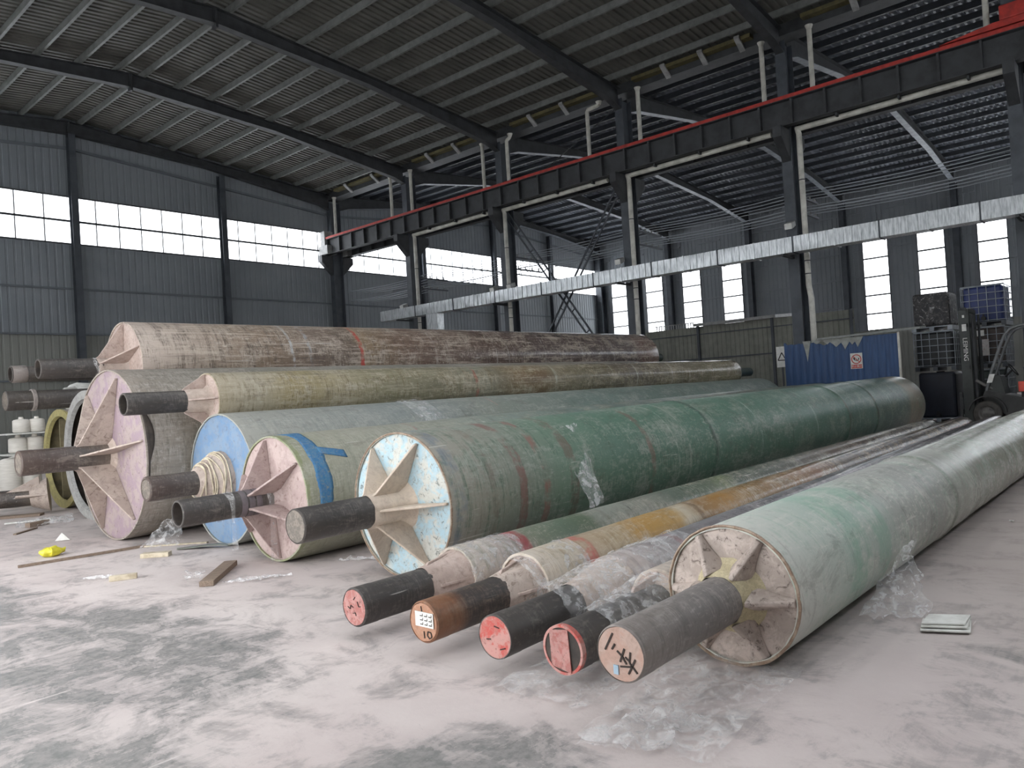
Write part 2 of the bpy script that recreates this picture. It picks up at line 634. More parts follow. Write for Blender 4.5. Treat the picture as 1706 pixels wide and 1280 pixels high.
def side_wall(name, x, sgn, wins, door=None):
    cuts = sorted([(y-WHALF, y+WHALF, 'w') for y in wins] + ([(door[0], door[1], 'd')] if door else []))
    mb, lo = MB(), MB()
    pos = YS
    fn = lambda u, d, t: (x+sgn*d, u, t)
    top = zt(x)+.02

    def seg(a, b, z0, z1):
        if z0 < 4.05:
            corr(lo, a, b, .28, .06, .018, fn, z0, min(z1, 4.05))
        if z1 > 4.05:
            corr(mb, a, b, .28, .06, .018, fn, max(z0, 4.05), z1)
    for a, b, k in cuts:
        if a > pos:
            seg(pos, a, 0, top)
        if k == 'w':
            seg(a, b, 0, WSILL)
            seg(a, b, WHEAD, top)
        else:
            seg(a, b, DOORH, top)
        pos = b
    seg(pos, YN, 0, top)
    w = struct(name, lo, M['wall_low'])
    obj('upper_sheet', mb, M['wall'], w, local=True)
    g = MB()
    pos = YS
    for a, b, k in cuts + [(YN, YN, 'e')]:
        for z in (5.6, 7.3, 8.9, 11.2):
            if a > pos:
                g.box(x-sgn*.09 if sgn > 0 else x+.02, x-.02 if sgn > 0 else x+.09, pos, a, z-.04, z+.04)
        pos = b
    obj('girt', g, M['wall'], w, local=True)
    return w


side_wall('wall_east', XE, 1, WY)
side_wall('wall_west', XW, -1, WWEST, DOORY)

WN = 0


def window(loc, frame_mb, pane_mb, pane_mat):
    global WN
    WN += 1
    r = bpy.data.objects.new('window_%d' % WN, None)
    COL.objects.link(r)
    r.location = loc
    r['kind'] = 'structure'
    obj('window_frame', frame_mb, M['steel_dark'], r)
    obj('pane', pane_mb, pane_mat, r)


GX = [XW, 5.4, 11.46, 17.77, 23.95, 30.1, 36.3, 42.2, XE]
for y, sg in ((YN, -1), (YS, 1)):
    for a, b in zip(GX[:-1], GX[1:]):
        fr, pn = MB(), MB()
        ya, yb = sorted((y, y+sg*.06))
        fr.box(a, b, ya, yb, SILL-.05, SILL)
        fr.box(a, b, ya, yb, HEAD, HEAD+.05)
        fr.box(a, b, *sorted((y+sg*.02, y+sg*.1)), 9.52, 9.60)
        n = max(1, round((b-a)/.95))
        for i in range(1, n):
            xx = a+(b-a)*i/n
            fr.box(xx-.02, xx+.02, y-.02, y+.02, SILL, HEAD)
        pn.box(a, b, y-.004, y+.004, SILL, HEAD)
        window((a, y, SILL), fr, pn, M['pane'])
for x, sg, ws in ((XE, -1, WY), (XW, 1, WWEST)):
    for y in ws:
        fr, pn = MB(), MB()
        xa, xb = sorted((x, x+sg*.07))
        for yy in (y-WHALF, y+WHALF-.03):
            fr.box(xa, xb, yy, yy+.03, WSILL, WHEAD)
        for z in (WSILL, WHEAD-.04):
            fr.box(xa, xb, y-WHALF, y+WHALF, z, z+.04)
        for z in (5.03, 6.13, 7.24, 8.35, 9.45):
            fr.box(xa, xb, y-WHALF+.03, y+WHALF-.03, z-.045, z+.045)
        pn.box(x-.004, x+.004, y-WHALF, y+WHALF, WSILL, WHEAD)
        window((x, y, WSILL), fr, pn, M['glass'])

d = MB()
d.box(XW-.1, XW+.1, DOORY[0]-.15, DOORY[0], 0, DOORH+.15)
d.box(XW-.1, XW+.1, DOORY[1], DOORY[1]+.15, 0, DOORH+.15)
d.box(XW-.1, XW+.1, DOORY[0], DOORY[1], DOORH, DOORH+.15)
struct('door_added_1', d, M['steel_dark'])  # frame of the added, unseen opening

# ------------------------------------------------------------------ steel frame


def hsec(mb, p, q, depth, width, tf=.016, tw=.012, ddir=(1, 0, 0)):
    """H section between p and q, web depth along ddir"""
    p, q, dd = Vector(p), Vector(q), Vector(ddir)
    ax = (q-p).normalized()
    w = ax.cross(dd).normalized()
    for k in (-1, 1):
        c = dd*(k*(depth/2-tf/2))
        mb.bar(p+c, q+c, width, tf, dd)
    mb.bar(p, q, tw, depth-tf*2, dd)
    return mb


CNAME = {2.8: 'steel column cut by the right edge of the photo', 8.8: 'steel column behind the blue sheet screen',
         14.8: 'steel column second left of the blue screen, one end of the cross bracing',
         20.8: 'steel column with two flared floodlights, left end of the cross bracing',
         26.8: 'steel column behind the left end of the duct', 32.75: 'steel column under the far end stop of the crane beam'}
for y in COLY + [32.75]:
    r = thing('steel_column', (XC, y, 0), 'dark ' + CNAME[y], 'column', 'middle row of columns')
    top = 12.1
    obj('column_shaft', hsec(MB(), (XC, y, .03), (XC, y, top), .6, .33), M['steel_grey'], r)
    obj('base_plate', MB().box(XC-.4, XC+.4, y-.25, y+.25, 0, .03), M['steel_dark'], r)
    for sg in (-1, 1):
        b = MB().ext([(XC+sg*.3, y-.13, 9.28), (XC+sg*.98, y-.13, 9.28), (XC+sg*.98, y-.13, 8.95), (XC+sg*.3, y-.13, 8.3)], (0, .26, 0))
        obj('corbel', b, M['steel_dark'], r)
GXL = {5.4: 'beyond the left edge', 11.46: 'under the left ridge', 17.77: 'midway between the left ridge and the crane beam',
       30.1: 'just right of the row of big columns', 36.3: 'second from the far corner', 42.2: 'rightmost before the corner'}
for x in GX[1:-1]:
    if abs(x-23.95) < .1:
        continue
    h = zt(x)-.75
    r = tag(obj('gable_post', hsec(MB(), (x, YN-.28, 0), (x, YN-.28, h), .3, .26, ddir=(0, 1, 0)), M['steel_grey']), 'slim post on the far gable wall, ' + GXL[x], 'column', 'gable wall posts')
t = obj('corner_column', hsec(MB(), (XE-.4, YN-.3, 0), (XE-.4, YN-.3, 11.6), .6, .5, ddir=(1, 0, 0)), M['steel_grey'])
tag(t, 'dark steel column in the far corner between the gable and the right wall', 'column')
for y, lab in zip(COLY, ['cut by the right photo edge', 'right of the wide window at the white drum stacks', 'beside the blank stretch of wall', 'left of the blank stretch of wall', 'between the second and third windows from the corner']):
    tag(obj('wall_column', hsec(MB(), (XE-.35, y, 0), (XE-.35, y, 12.0), .5, .3), M['steel_grey']), 'dark steel column along the right window wall, ' + lab, 'column', 'right wall columns')
    tag(obj('wall_column', hsec(MB(), (XW+.35, y if not DOORY[0] < y < DOORY[1] else (DOORY[0]-.4 if y < 5 else DOORY[1]+.4), 0), (XW+.35, y if not DOORY[0] < y < DOORY[1] else (DOORY[0]-.4 if y < 5 else DOORY[1]+.4), 12.0), .5, .3), M['steel_grey']),
        'dark steel column along the left wall outside the photo', 'column', 'left wall columns')


def rafter(y, bay, lab):
    """haunched plate girder of one bay: two slopes, web, flanges"""
    if bay == 1:
        xs = [XW+.1, XW+.8, 5.0, XR1, 17.0, XC-.9, XC-.3]
        zb = [11.75, 11.85, 12.72, 13.03, 12.72, 11.92, 11.72]
        rz = roofz
    else:
        xs = [XC+.3, XC+.9, 29.4, XR2, 43.0, XE-.8, XE-.1]
        zb = [11.72, 11.92, 12.6, 13.03, 12.6, 11.95, 11.8]
        rz = roofz2
    tops = [rz(x)-.24 for x in xs]
    r = thing('roof_rafter', (xs[3], y, zb[3]), lab, 'rafter', 'roof rafters')
    web = MB().ext([(x, y-.008, z) for x, z in zip(xs, zb)] + [(x, y-.008, z) for x, z in reversed(list(zip(xs, tops)))], (0, .016, 0))
    obj('web', web, M['steel_dark'], r)
    lo, up = MB(), MB()
    for i in range(len(xs)-1):
        lo.bar((xs[i], y, zb[i]), (xs[i+1], y, zb[i+1]), .26, .018)
        up.bar((xs[i], y, tops[i]), (xs[i+1], y, tops[i+1]), .26, .018)
    obj('bottom_flange', lo, M['flange_pale'] if bay == 2 else M['steel_dark'], r)
    obj('top_flange', up, M['steel_dark'], r)
    st = MB()
    for x in (XR1-.02, XR1+.02) if bay == 1 else (XR2-.02, XR2+.02):
        st.box(x-.015, x+.015, y-.13, y+.13, zb[3]-.12, rz(xs[3])-.24)
    obj('ridge_plate', st, M['steel_dark'], r)


RL = {32.75: 'lying along the top of the far gable wall', 26.8: 'second from the far gable wall', 20.8: 'third from the far gable wall',
      14.8: 'fourth from the far gable wall', 8.8: 'fifth from the far gable wall', 2.8: 'nearest to the camera, above the frame'}
for y in COLY + [32.75]:
    rafter(y, 1, 'dark roof rafter of the left bay, ' + RL[y])
    rafter(y, 2, 'dark roof rafter of the right bay, ' + RL[y])


def purlin(x, rz, mat, lab, grp):
    z = rz(x)
    mb = MB()
    mb.box(x-.008, x+.008, YS, YN, z-.215, z-.005)
    mb.box(x-.008, x+.075, YS, YN, z-.222, z-.212)
    mb.box(x-.008, x+.06, YS, YN, z-.012, z-.004)
    tag(obj('roof_purlin', mb, mat), lab, 'purlin', grp)


for k in range(10):
    for sg, nm in ((-1, 'far left'), (1, 'column')):
        x = XR1 + sg*(.42 + k*1.24)
        if XW+.2 < x < XC-.5:
            purlin(x, roofz, M['purlin'], 'pale steel purlin under the left bay roof, on the slope of the %s side' % nm, 'left bay purlins, %s side' % nm)
for k in range(11):
    for sg, nm in ((-1, 'column'), (1, 'window wall')):
        x = XR2 + sg*(.42 + k*1.14)
        if XC+.5 < x < XE-.2:
            purlin(x, roofz2, M['purlin_shade'], 'shade-toned steel purlin under the right bay roof, on the slope of the %s side' % nm, 'right bay purlins, %s side' % nm)

# valley gutter over the column row
r = thing('valley_gutter', (XC, 13, 12.3), 'dark valley gutter with yellowed foam strips over the middle column row', 'gutter')
g = MB()
g.box(XC-.3, XC+.3, YS+.1, YN-.1, 12.24, 12.27)
g.box(XC-.32, XC-.3, YS+.1, YN-.1, 12.24, 12.6)
g.box(XC+.3, XC+.32, YS+.1, YN-.1, 12.24, 12.6)
obj('gutter_trough', g, M['steel_dark'], r)
f = MB()
for y0 in (-2.5, 3.6, 9.6, 15.4, 21.4, 27.4):
    f.box(XC-.62, XC-.34, y0, y0+4.4, 12.44, 12.56)
obj('foam_strip', f, M['foam'], r)
for y0 in (4.6, 6.4, 9.9, 11.2, 12.6, 17.0, 18.6, 22.9, 24.6, 28.5, 30.6):
    obj('gutter_bracket', MB().ext([(XC-.75, y0, 12.48), (XC-.30, y0, 12.18), (XC-.30, y0, 12.26), (XC-.75, y0, 12.56)], (0, .18, 0)), M['bracket'], r)


# crane runway beams
def runway(x, lab):
    r = thing('crane_runway_beam', (x, 13, 9.3), lab, 'crane beam', 'crane runway beams')
    y0, y1 = YS+.3, 32.9
    obj('beam_web', MB().box(x-.01, x+.01, y0, y1, 9.32, 10.06), M['steel_dark'], r)
    obj('top_flange', MB().box(x-.2, x+.2, y0, y1, 10.06, 10.085), M['steel_dark'], r)
    obj('bottom_flange', MB().box(x-.14, x+.14, y0, y1, 9.3, 9.325), M['steel_dark'], r)
    obj('crane_rail', MB().box(x-.2, x-.02, y0, y1, 10.085, 10.175).box(x-.07, x+.03, y0, y1, 10.17, 10.24), M['rail_red'], r)
    k = 0
    yy = y1-.5
    while yy > 2:
        obj('stiffener', MB().box(x-.16, x-.01, yy-.03, yy+.03, 9.325, 10.06), M['steel_dark'], r)
        yy -= 1.0
    obj('end_stop', MB().box(x-.25, x+.25, 32.45, 32.8, 9.75, 10.5).box(x-.3, x+.3, 32.2, 32.95, 9.3, 9.75), M['bracket'], r)
    return r


runway(XC-.62, 'long dark crane runway beam with a red rail, on the near side of the columns')
runway(XC+.62, 'dark crane runway beam hidden behind the columns, facing the right bay')

# red crane carriage at the right end of the rail
xr = XC-.62
r = thing('crane_end_carriage', (xr, 2, 10.24), 'red crane end carriage on the rail at the upper right', 'crane')
obj('carriage_beam', MB().ext([(xr-.12, 4.35, 10.26), (xr-.12, 3.1, 10.26), (xr-.12, -1.5, 10.26), (xr-.12, -1.5, 10.5), (xr-.12, 3.1, 10.42)], (.3, 0, 0)), M['rail_red'], r)
obj('buffer_block', MB().box(xr-.16, xr+.2, -.5, 2.95, 10.42, 10.8), M['rail_red'], r, bevel=.03)

# rain pipes
STUB = [(32.15, 0), (27.65, 0), (26.22, 0), (21.6, 0), (20.22, 1), (16.15, 2), (13.93, 0), (9.36, 0), (7.85, 0), (3.29, 0)]
for i, (y, k) in enumerate(STUB):
    x = XC-.36
    pts = [(x, y, 9.5), (x, y, 12.0)]
    if k == 0:
        pts.append((x, y, 12.14))
    elif k == 1:
        pts += [(x, y-.03, 12.03), (x, y-.15, 12.08), (x, y-.2, 12.14)]
    else:
        pts += [(x, y-.05, 12.08), (x, y-.45, 12.1), (x, y-.55, 12.14)]
    r = thing('drain_pipe', (x, y, 9.5), 'white drain pipe%s above the crane beam, %s from the left' % (' with a bent top' if k else '', ORD[i]), 'pipe', 'gutter drain pipes')
    obj('pipe_body', MB().tube(pts, .075, 12), M['pipe'], r, smooth=40)
    e = pts[-1]
    obj('pipe_flange', MB().cyl((e[0], e[1], e[2]-.02), (e[0], e[1], e[2]+.1), .075, .12, 12), M['pipe'], r, smooth=40)
for i, (y, ye, z0) in enumerate([(8.35, 3.0, 0), (14.5, 9.2, 0), (20.55, 15.4, 0), (26.15, 21.4, 0)]):
    x = XC-.38
    lab = ['running down behind the blue screen with an arm under the beam', 'second left of the blue screen with an arm under the beam', 'beside the column with two flared lamps', 'in front of the leftmost free column'][i]
    r = thing('downpipe', (x, y, 0), 'white downpipe ' + lab, 'pipe', 'downpipes')
    jog = [(x, y, 4.35), (x-.05, y-.07, 3.95)] if i == 0 else [(x, y, 4.35)]
    pts = [(x, ye, 9.24+.0), (x, y+.14-.05, 9.2), (x, y+.03, 9.16), (x, y, 9.05)] + jog + [(jog[-1][0], jog[-1][1], .02)]
    obj('pipe_body', MB().tube(pts, .085, 12), M['pipe'], r, smooth=40)
    cl = MB()
    for z in (7.6, 5.1, 4.7, 3.2):
        cl.cyl((x, y, z), (x, y, z+.03), .097, None, 12)
    obj('pipe_clip', cl, M['steel_dark'], r)
    hg = MB()
    for q in range(3):
        yy = y-1.2-q*1.7
        hg.box(x-.25, x+.1, yy-.03, yy+.03, 9.2, 9.3)
    obj('hanger', hg, M['steel_dark'], r)

# cross bracing between the columns
for (ya, za, yb, zb_), lab in (((20.65, 9.2, 14.95, 1.2), 'falling to the right'), ((14.95, 9.2, 20.65, 1.2), 'falling to the left')):
    r = thing('cross_brace', (XC, (ya+yb)/2, min(za, zb_)), 'double angle cross brace between two columns, ' + lab, 'brace', 'cross bracing')
    x = XC + (-.06 if za*0 + ya > yb else .06)
    b1 = MB().bar((x, ya, za), (x, yb, zb_), .05, .07, (1, 0, 0))
    obj('angle', b1, M['steel_grey'], r)
    d = Vector((0, yb-ya, zb_-za)).normalized()
    nrm = Vector((0, -d.z, d.y))*.22
    obj('angle', MB().bar(Vector((x, ya, za))+nrm, Vector((x, yb, zb_))+nrm, .05, .07, (1, 0, 0)), M['steel_grey'], r)
    st = MB()
    for q in range(1, 9):
        p = Vector((x, ya, za)).lerp(Vector((x, yb, zb_)), q/9)
        st.bar(p, p+nrm, .03, .04, (1, 0, 0))
    obj('batten', st, M['steel_grey'], r)
tag(obj('brace_rod', MB().tube([(XC, 14.95, 12.0), (XC, 20.65, 9.6)], .02, 6), M['steel_dark']), 'thin dark brace rod slanting above the crane beam', 'rod')

# galvanised air duct
xd = 23.1
r = thing('air_duct', (xd, 14, 5.3), 'long rectangular galvanised air duct running along the column row', 'duct')
ye = 28.0
y = ye
k = 0
while y > -4:
    ln = 1.22
    w = MB()

    def fn(u, v, y=y, ln=ln):
        # walk round the rectangle
        per = [(-.25, 5.33), (-.25, 5.8), (.25, 5.8), (.25, 5.33), (-.25, 5.33)]
        q = min(int(v*4), 3)
        a, b = per[q], per[q+1]
        tt = v*4-q
        return Vector((xd+a[0]+(b[0]-a[0])*tt, y-ln*u, a[1]+(b[1]-a[1])*tt))
    w.grid(fn, 7, 17)
    for v in w.v:
        n = mnoise.noise((v.y*3.5, v.z*4, k*.1))
        if abs(v.x-(xd-.25)) < .01 and 5.35 < v.z < 5.78:
            v.x += n*.018
    for q in range(1, 5):
        yy = y-ln*q/5
        w.box(xd-.272, xd-.25, yy-.008, yy+.008, 5.33, 5.80)
    obj('duct_section', w, M['galv'], r, smooth=50)
    obj('duct_flange', MB().box(xd-.27, xd+.27, y-ln-.02, y-ln+.02, 5.31, 5.82), M['steel_grey'] if k % 2 else M['galv'], r)
    y -= ln
    k += 1
obj('end_cap', MB().cyl((xd, ye, 5.56), (xd, ye+.12, 5.56), .2, .12, 12).box(xd-.25, xd+.25, ye, ye+.01, 5.33, 5.8), M['galv'], r)
for y in COLY:
    obj('duct_bracket', MB().box(xd-.3, XC-.3, y-.04, y+.04, 5.25, 5.32), M['steel_dark'], r)
obj('drop_box', MB().box(xd-.2, xd+.2, 24.2, 24.9, 4.6, 5.33), M['galv'], r)

# overhead wires on cross-arms
for y, lab in ((8.8, 'on the column behind the blue screen'), (20.8, 'on the column with flared lamps'), (14.8, 'on the middle braced column'), (2.8, 'on the column at the right photo edge'), (26.8, 'on the leftmost free column')):
    r = thing('insulator_arm', (XC, y, 7.0), 'steel wire cross-arm with insulators ' + lab, 'cross-arm', 'wire cross-arms')
    for z in (7.4, 6.9):
        obj('arm', MB().box(XC+.31, XC+2.2, y-.03, y+.03, z-.08, z-.02), M['steel_grey'], r)
        ins = MB()
        for q in range(4):
            ins.cyl((XC+.6+q*.45, y, z-.02), (XC+.6+q*.45, y, z+.09), .035, .022, 8)
        obj('insulator', ins, M['bracket'], r)
k = 0
for z in (7.49, 6.99):
    for q in range(4):
        x = XC+.6+q*.45
        pts = []
        for y in [YS+.3] + COLY + [32.5]:
            if pts:
                y0 = pts[-1][1]
                for tt in (.25, .5, .75):
                    pts.append((x, y0+(y-y0)*tt, z-.09*4*tt*(1-tt)))
            pts.append((x, y, z))
        nm = 'string of pale cable' if (z < 7.2 and q == 1) else 'thin grey wire'
        tag(obj('overhead_wire', MB().tube(pts, .016 if nm[0] == 't' else .024, 5), M['wire']), 'thin overhead wire, %s from the column row on the %s cross-arm level' % (ORD[q], 'upper' if z > 7.2 else 'lower'), 'wire', 'overhead wires')
        k += 1

# floodlights
for (y, z, dy, lab) in ((8.75, 6.25, 0, 'on the column behind the blue screen'), (15.0, 6.15, 0, 'on the braced column left of it'), (20.95, 5.98, .30, 'left one of the pair at the braced column'), (20.38, 5.98, -.08, 'right one of the pair at the braced column'), (26.9, 5.95, .1, 'on the leftmost free column')):
    x = XC-.34
    r = thing('floodlight', (x, y, z), 'small pale floodlight ' + lab, 'lamp', 'floodlights')
    yy = y+dy
    obj('lamp_housing', MB().ext([(x-.05, yy-.13, z), (x-.33, yy-.13, z-.12), (x-.36, yy-.13, z+.06), (x-.08, yy-.13, z+.16)], (0, .26, 0)), M['bracket'], r, bevel=.01)
    obj('lamp_lens', MB().ext([(x-.335, yy-.11, z-.125), (x-.345, yy-.11, z-.125), (x-.372, yy-.11, z+.05), (x-.362, yy-.11, z+.05)], (0, .22, 0)), M['white'], r)
    obj('lamp_bracket', MB().bar((x+.02, y, z+.03), (x-.12, yy, z+.03), .04, .05), M['steel_dark'], r)

# ------------------------------------------------------------------ mandrel rollers
ROLL_ROOT = {}


def roller(key, label, x, y, th, L, r1, r2, Ls, rs, z=None, z2=None, skin=None, plate=None, ribmat=None, ribs=(6, 180), ribh=.3, ribt=.022,
           shaft=None, hollow=False, cap=None, cone=None, conemat=None, rim=None, ridges=(), ribreach=.94, name='mandrel_roller', farshaft=None, capr=.93, recess=0., ridge=False):
    z = r1 if z is None else z
    z2 = r2 if z2 is None else z2
    r = thing(name, (x, y, z-r1), label, 'roller', 'fibreglass mandrel rollers', 0)
    r.rotation_euler = (0, -math.asin((z2-z)/L), th)
    k = dict(parent=r, local=True)
    R = r1
    # barrel
    prof = [(.06, r1-.02), (0, r1-.02), (0, r1-.002), (.012, r1)]
    n = int(L/.5)
    ss = [L*i/n for i in range(1, n)]
    for q in ridges:
        ss = [v for v in ss if abs(v-q) > .06] + [q-.05, q-.03, q+.03, q+.05]
    for v in sorted(ss):
        rr = r1+(r2-r1)*v/L
        if any(abs(v-q) < .04 for q in ridges):
            rr += .010
        prof.append((v, rr))
    prof += [(L-.012, r2), (L, r2-.004), (L, r2-.02), (L-.06, r2-.02)]
    obj('barrel', MB().lathe(prof, 96, .005, y, 0, R), skin, smooth=40, **k)
    if rim:
        obj('rim', MB().lathe([(.012, r1+.001), (-.006, r1+.002), (-.010, r1-.006), (-.002, r1-.014), (.02, r1-.016)], 96, .004, y*3, 0, R), rim, smooth=60, **k)
    # end plates
    pr = [(.02, r1-.019), (.006, r1-.05), (.004, rs*1.5), (0, rs*.6), (0, .0)]
    if recess:
        pr = [(.02, r1-.019), (recess, r1-.022), (recess, 0)]
    obj('end_plate', MB().lathe(pr, 64, .003, y*2, 0, R), plate, smooth=50, **k)
    obj('far_end_plate', MB().lathe([(L-.02, r2-.019), (L-.004, r2*.5), (L, 0)], 48, 0, 0, 0, R), plate, smooth=50, **k)
    # shaft
    shaft = shaft or M['shaft']
    if hollow:
        pf = [(-.02, rs), (-Ls*.5, rs), (-Ls+.008, rs), (-Ls, rs-.006), (-Ls, rs*.86), (-Ls+.01, rs*.84), (-Ls+.5, rs*.84), (-Ls+.5, 0)]
    else:
        pf = [(-.02, rs), (-Ls*.35, rs), (-Ls*.36, rs*.985), (-Ls+.16, rs*.985), (-Ls+.15, rs), (-Ls+.01, rs), (-Ls, rs-.008), (-Ls, rs*capr), (-Ls+.015, rs*(capr-.02)), (-Ls+.015, 0)]
    if recess:
        pf = [(recess+.01, rs), (recess-Ls, rs), (recess-Ls, 0)]
    sh = obj('shaft', MB().lathe(pf, 40, 0, 0, 0, R), shaft, smooth=35, **k)
    if hollow:
        obj('bore_lining', MB().lathe([(-Ls+.012, rs*.835), (-Ls+.49, rs*.835), (-Ls+.49, 0)], 32, 0, 0, 0, R), M['bore'], parent=sh, local=True, smooth=40)
    if cap:
        obj('shaft_cap', MB().lathe([(-Ls+.03, rs*(capr-.02)), (-Ls-.004+.006, rs*(capr-.03)), (-Ls+.002, 0)], 40, .004, y*5, 0, R), cap, parent=sh, local=True, smooth=50)
    fr, fl = rs*.9, 1.2 if farshaft else .4
    obj('far_shaft', MB().lathe([(L-.01, fr), (L+fl, fr), (L+fl+.01, fr-.01), (L+fl+.01, 0)], 28, 0, 0, 0, R), farshaft or shaft, smooth=35, **k)
    if cone:
        obj('hub_cone', MB().lathe(cone, 48, .01, y*7, 0, R), conemat or plate, smooth=50, **k)
    cnt, a0 = ribs
    for q in range(cnt):
        t = math.radians(a0 + 360*q/cnt)
        dy, dz = math.cos(t), math.sin(t)
        ny, nz = -dz*ribt/2, dy*ribt/2
        prf = [(.004, rs*.85), (-ribh, rs*.9), (-ribh, rs+.012), (-ribh*.93, rs+.03), (-.035, r1*ribreach-.01), (-.02, r1*ribreach), (.004, r1*ribreach)]
        pts = [(s, dy*rho+ny*-1, R+dz*rho-nz) for s, rho in prf]
        if ridge:
            P, ps = [], (-dz, dy)
            for rho, hh, w in ((rs*1.1, ribh, .075), (rs*1.1+(r1*ribreach-rs*1.1)*.5, ribh*.52, .042), (r1*ribreach, .018, .026)):
                for sx, a in ((.004, -w), (-hh, -.012), (-hh, .012), (.004, w)):
                    P.append((sx, dy*rho+ps[0]*a, R+dz*rho+ps[1]*a))
            F_ = [(0, 1, 2, 3), (11, 10, 9, 8)]
            for b in (0, 4):
                F_ += [(b+i, b+4+i, b+4+(i+1) % 4, b+(i+1) % 4) for i in range(4)]
            obj('rib', MB().add(P, F_), ribmat or plate, bevel=.006, **k)
        else:
            obj('rib', MB().ext(pts, (0, ny*2, nz*2)), ribmat or plate, bevel=.005, **k)
    ROLL_ROOT[key] = (r, R, Ls, rs, sh)
    return r


def strokes(key, lines, mat, name='marking', off=.0, w=.008):
    """painted strokes on a shaft end; u right, v up in units of the shaft radius as seen from the camera side"""
    r, R, Ls, rs, sh = ROLL_ROOT[key]
    for ln in lines:
        mb = MB()
        pts = [(-Ls-.001-off, -u*rs, R+v*rs) for u, v in ln]
        for a, b in zip(pts[:-1], pts[1:]):
            mb.bar(a, b, w, .003, (1, 0, 0))
        obj(name, mb, mat, parent=sh, local=True)


MS = m_roll
skin_G = MS('green laminate barrel', 0, 16.2, [(0, '9a968c'), (.4, '8d8b80'), (1.0, '7a8276'), (1.7, '68806f'), (2.6, '577464'), (5.5, '4f6f5f'), (9, '516f62'), (13.5, '587069'), (14.6, '5d7069'), (14.9, '9a8d7a'), (15.6, '877d6d'), (16.2, '6c685d')],
            '41604f', 'a3a69c', .7, .6, (.55, .36), gloss_from=(3, 10), seed=1, var=.25,
            rings=[(3.9, .02, 'b3b8ae', .6), (6.4, .025, 'a7b3a9', .6), (7.6, .02, '3c4d43', .7), (8.7, .03, 'a7b3a9', .5), (13.2, .025, 'a7b3a9', .6), (.55, .05, '6d5a52', .5), (.95, .07, '7c4f4b', .75), (1.3, .06, '8a5650', .75), (1.75, .09, '6b4a42', .6), (3.3, .06, '7d4440', .5), (4.9, .05, '2f3f36', .8), (4.2, .03, 'a5a79c', .6), (10.4, .06, '5a4a3f', .8), (12.2, .07, '54483e', .7), (11, .03, 'a0b0a4', .5), (.12, .09, '40607a', .45)])
skin_P = MS('greige laminate barrel', 0, 14.5, [(0, '8c8d78'), (.5, '9a998a'), (1.6, '9b9b8f'), (2.4, '8f948a'), (3.4, '7f8a82'), (5, '6b7a74'), (9, '59665f'), (14.5, '5b655d')],
            '737a6a', 'b3b0a4', .55, .5, (.58, .35), gloss_from=(3, 8), seed=2, var=.2,
            rings=[(1.75, .02, 'a06a6c', .7), (2.9, .03, 'b9bab2', .7), (.02, .03, '6f7d3d', .5)])
skin_B = MS('blue grey laminate barrel', 0, 14, [(0, '9a9a92'), (1.5, '8d918c'), (3, '7f8786'), (4, '83887f'), (7, '6d7d76'), (10, '64756c'), (14, '6a7770')],
            '737b78', 'b0afa8', .6, .5, (.55, .38), gloss_from=(3, 9), seed=3, rings=[(2.85, .06, 'b9bbb6', .7), (4.4, .03, 'b58a83', .4), (9.4, .05, 'a9b2ac', .6)])
skin_PL = MS('dusty grey laminate barrel', 0, 13, [(0, '958b81'), (.5, '857f75'), (2, '7d7b72'), (13, '76736b')], '615d53', 'b2aaa2', .7, .65, (.65, .6), seed=4, lengthwise=.2)
skin_O = MS('olive laminate barrel', 0, 13.5, [(0, 'a0957f'), (.5, 'a29a88'), (1.1, '8d7f57'), (1.7, '9a9076'), (2.6, '7d785f'), (4, '78735f'), (4.6, '77786a'), (5.6, '78654b'), (6.3, '6f5a44'), (6.6, '7a705c'), (8, '6c6654'), (9.5, '6a625a'), (11.5, '756e5d'), (13.5, '807962')],
            '665a3c', 'b9b09e', .8, .7, (.55, .22), gloss_from=(4, 9), seed=5, lengthwise=.35, var=.3,
            rings=[(4.55, .04, 'a0453f', .6), (4.95, .05, '4e4d45', .5), (6.7, .05, 'b7b6a8', .8), (8.6, .03, 'a5a294', .6), (9.5, .03, 'b0aea2', .6), (11, .03, 'bdb9ad', .6), (11.8, .06, 'a8a394', .6)])
skin_BR = MS('brown laminate barrel', 0, 13.7, [(0, 'b9aba0'), (.7, 'ab9c8f'), (1.4, '8d7c6c'), (2.2, '7a6857'), (3, '6f6055'), (3.9, '67594d'), (4.0, '94836c'), (4.25, '7b6852'), (5, '6a5548'), (7, '625149'), (9, '5e5350'), (13.2, '5c5250'), (13.7, '7a6258')],
             '45382e', 'c3b6a8', .8, .65, (.55, .16), gloss_from=(4.5, 9), seed=6, lengthwise=.55, var=.3,
             rings=[(2.5, .03, 'b9bdc0', .7), (2.85, .04, '9fa5aa', .6), (3.95, .05, 'a8362c', .9), (5.8, .03, 'a9a29b', .6), (6.15, .025, 'b0a8a0', .5), (7.6, .025, 'aaa29c', .6), (8.0, .02, 'aaa29c', .5), (9.3, .025, 'a59e9a', .6), (10.8, .025, 'a59e9a', .5), (12.2, .025, 'a59e9a', .5)])
skin_FG = MS('white green laminate barrel', 0, 14, [(0, 'c3c4bc'), (.4, 'bcc1b8'), (.9, 'a9b7ac'), (1.6, 'a6b0a7'), (1.95, 'a5a7a0'), (3, '9c9d97'), (4.2, '9a9b91'), (5.5, '95958a'), (14, '8b8c7d')],
             '83a591', 'cfcdc4', .45, .6, (.5, .24), gloss_from=(2.5, 5), seed=7, var=.3, streak=7, rings=[(3.6, .05, '767467', .6), (6.2, .04, '6a6a62', .5), (1.0, .2, '6fa58a', .45), (1.5, .16, '6fa58a', .4)])
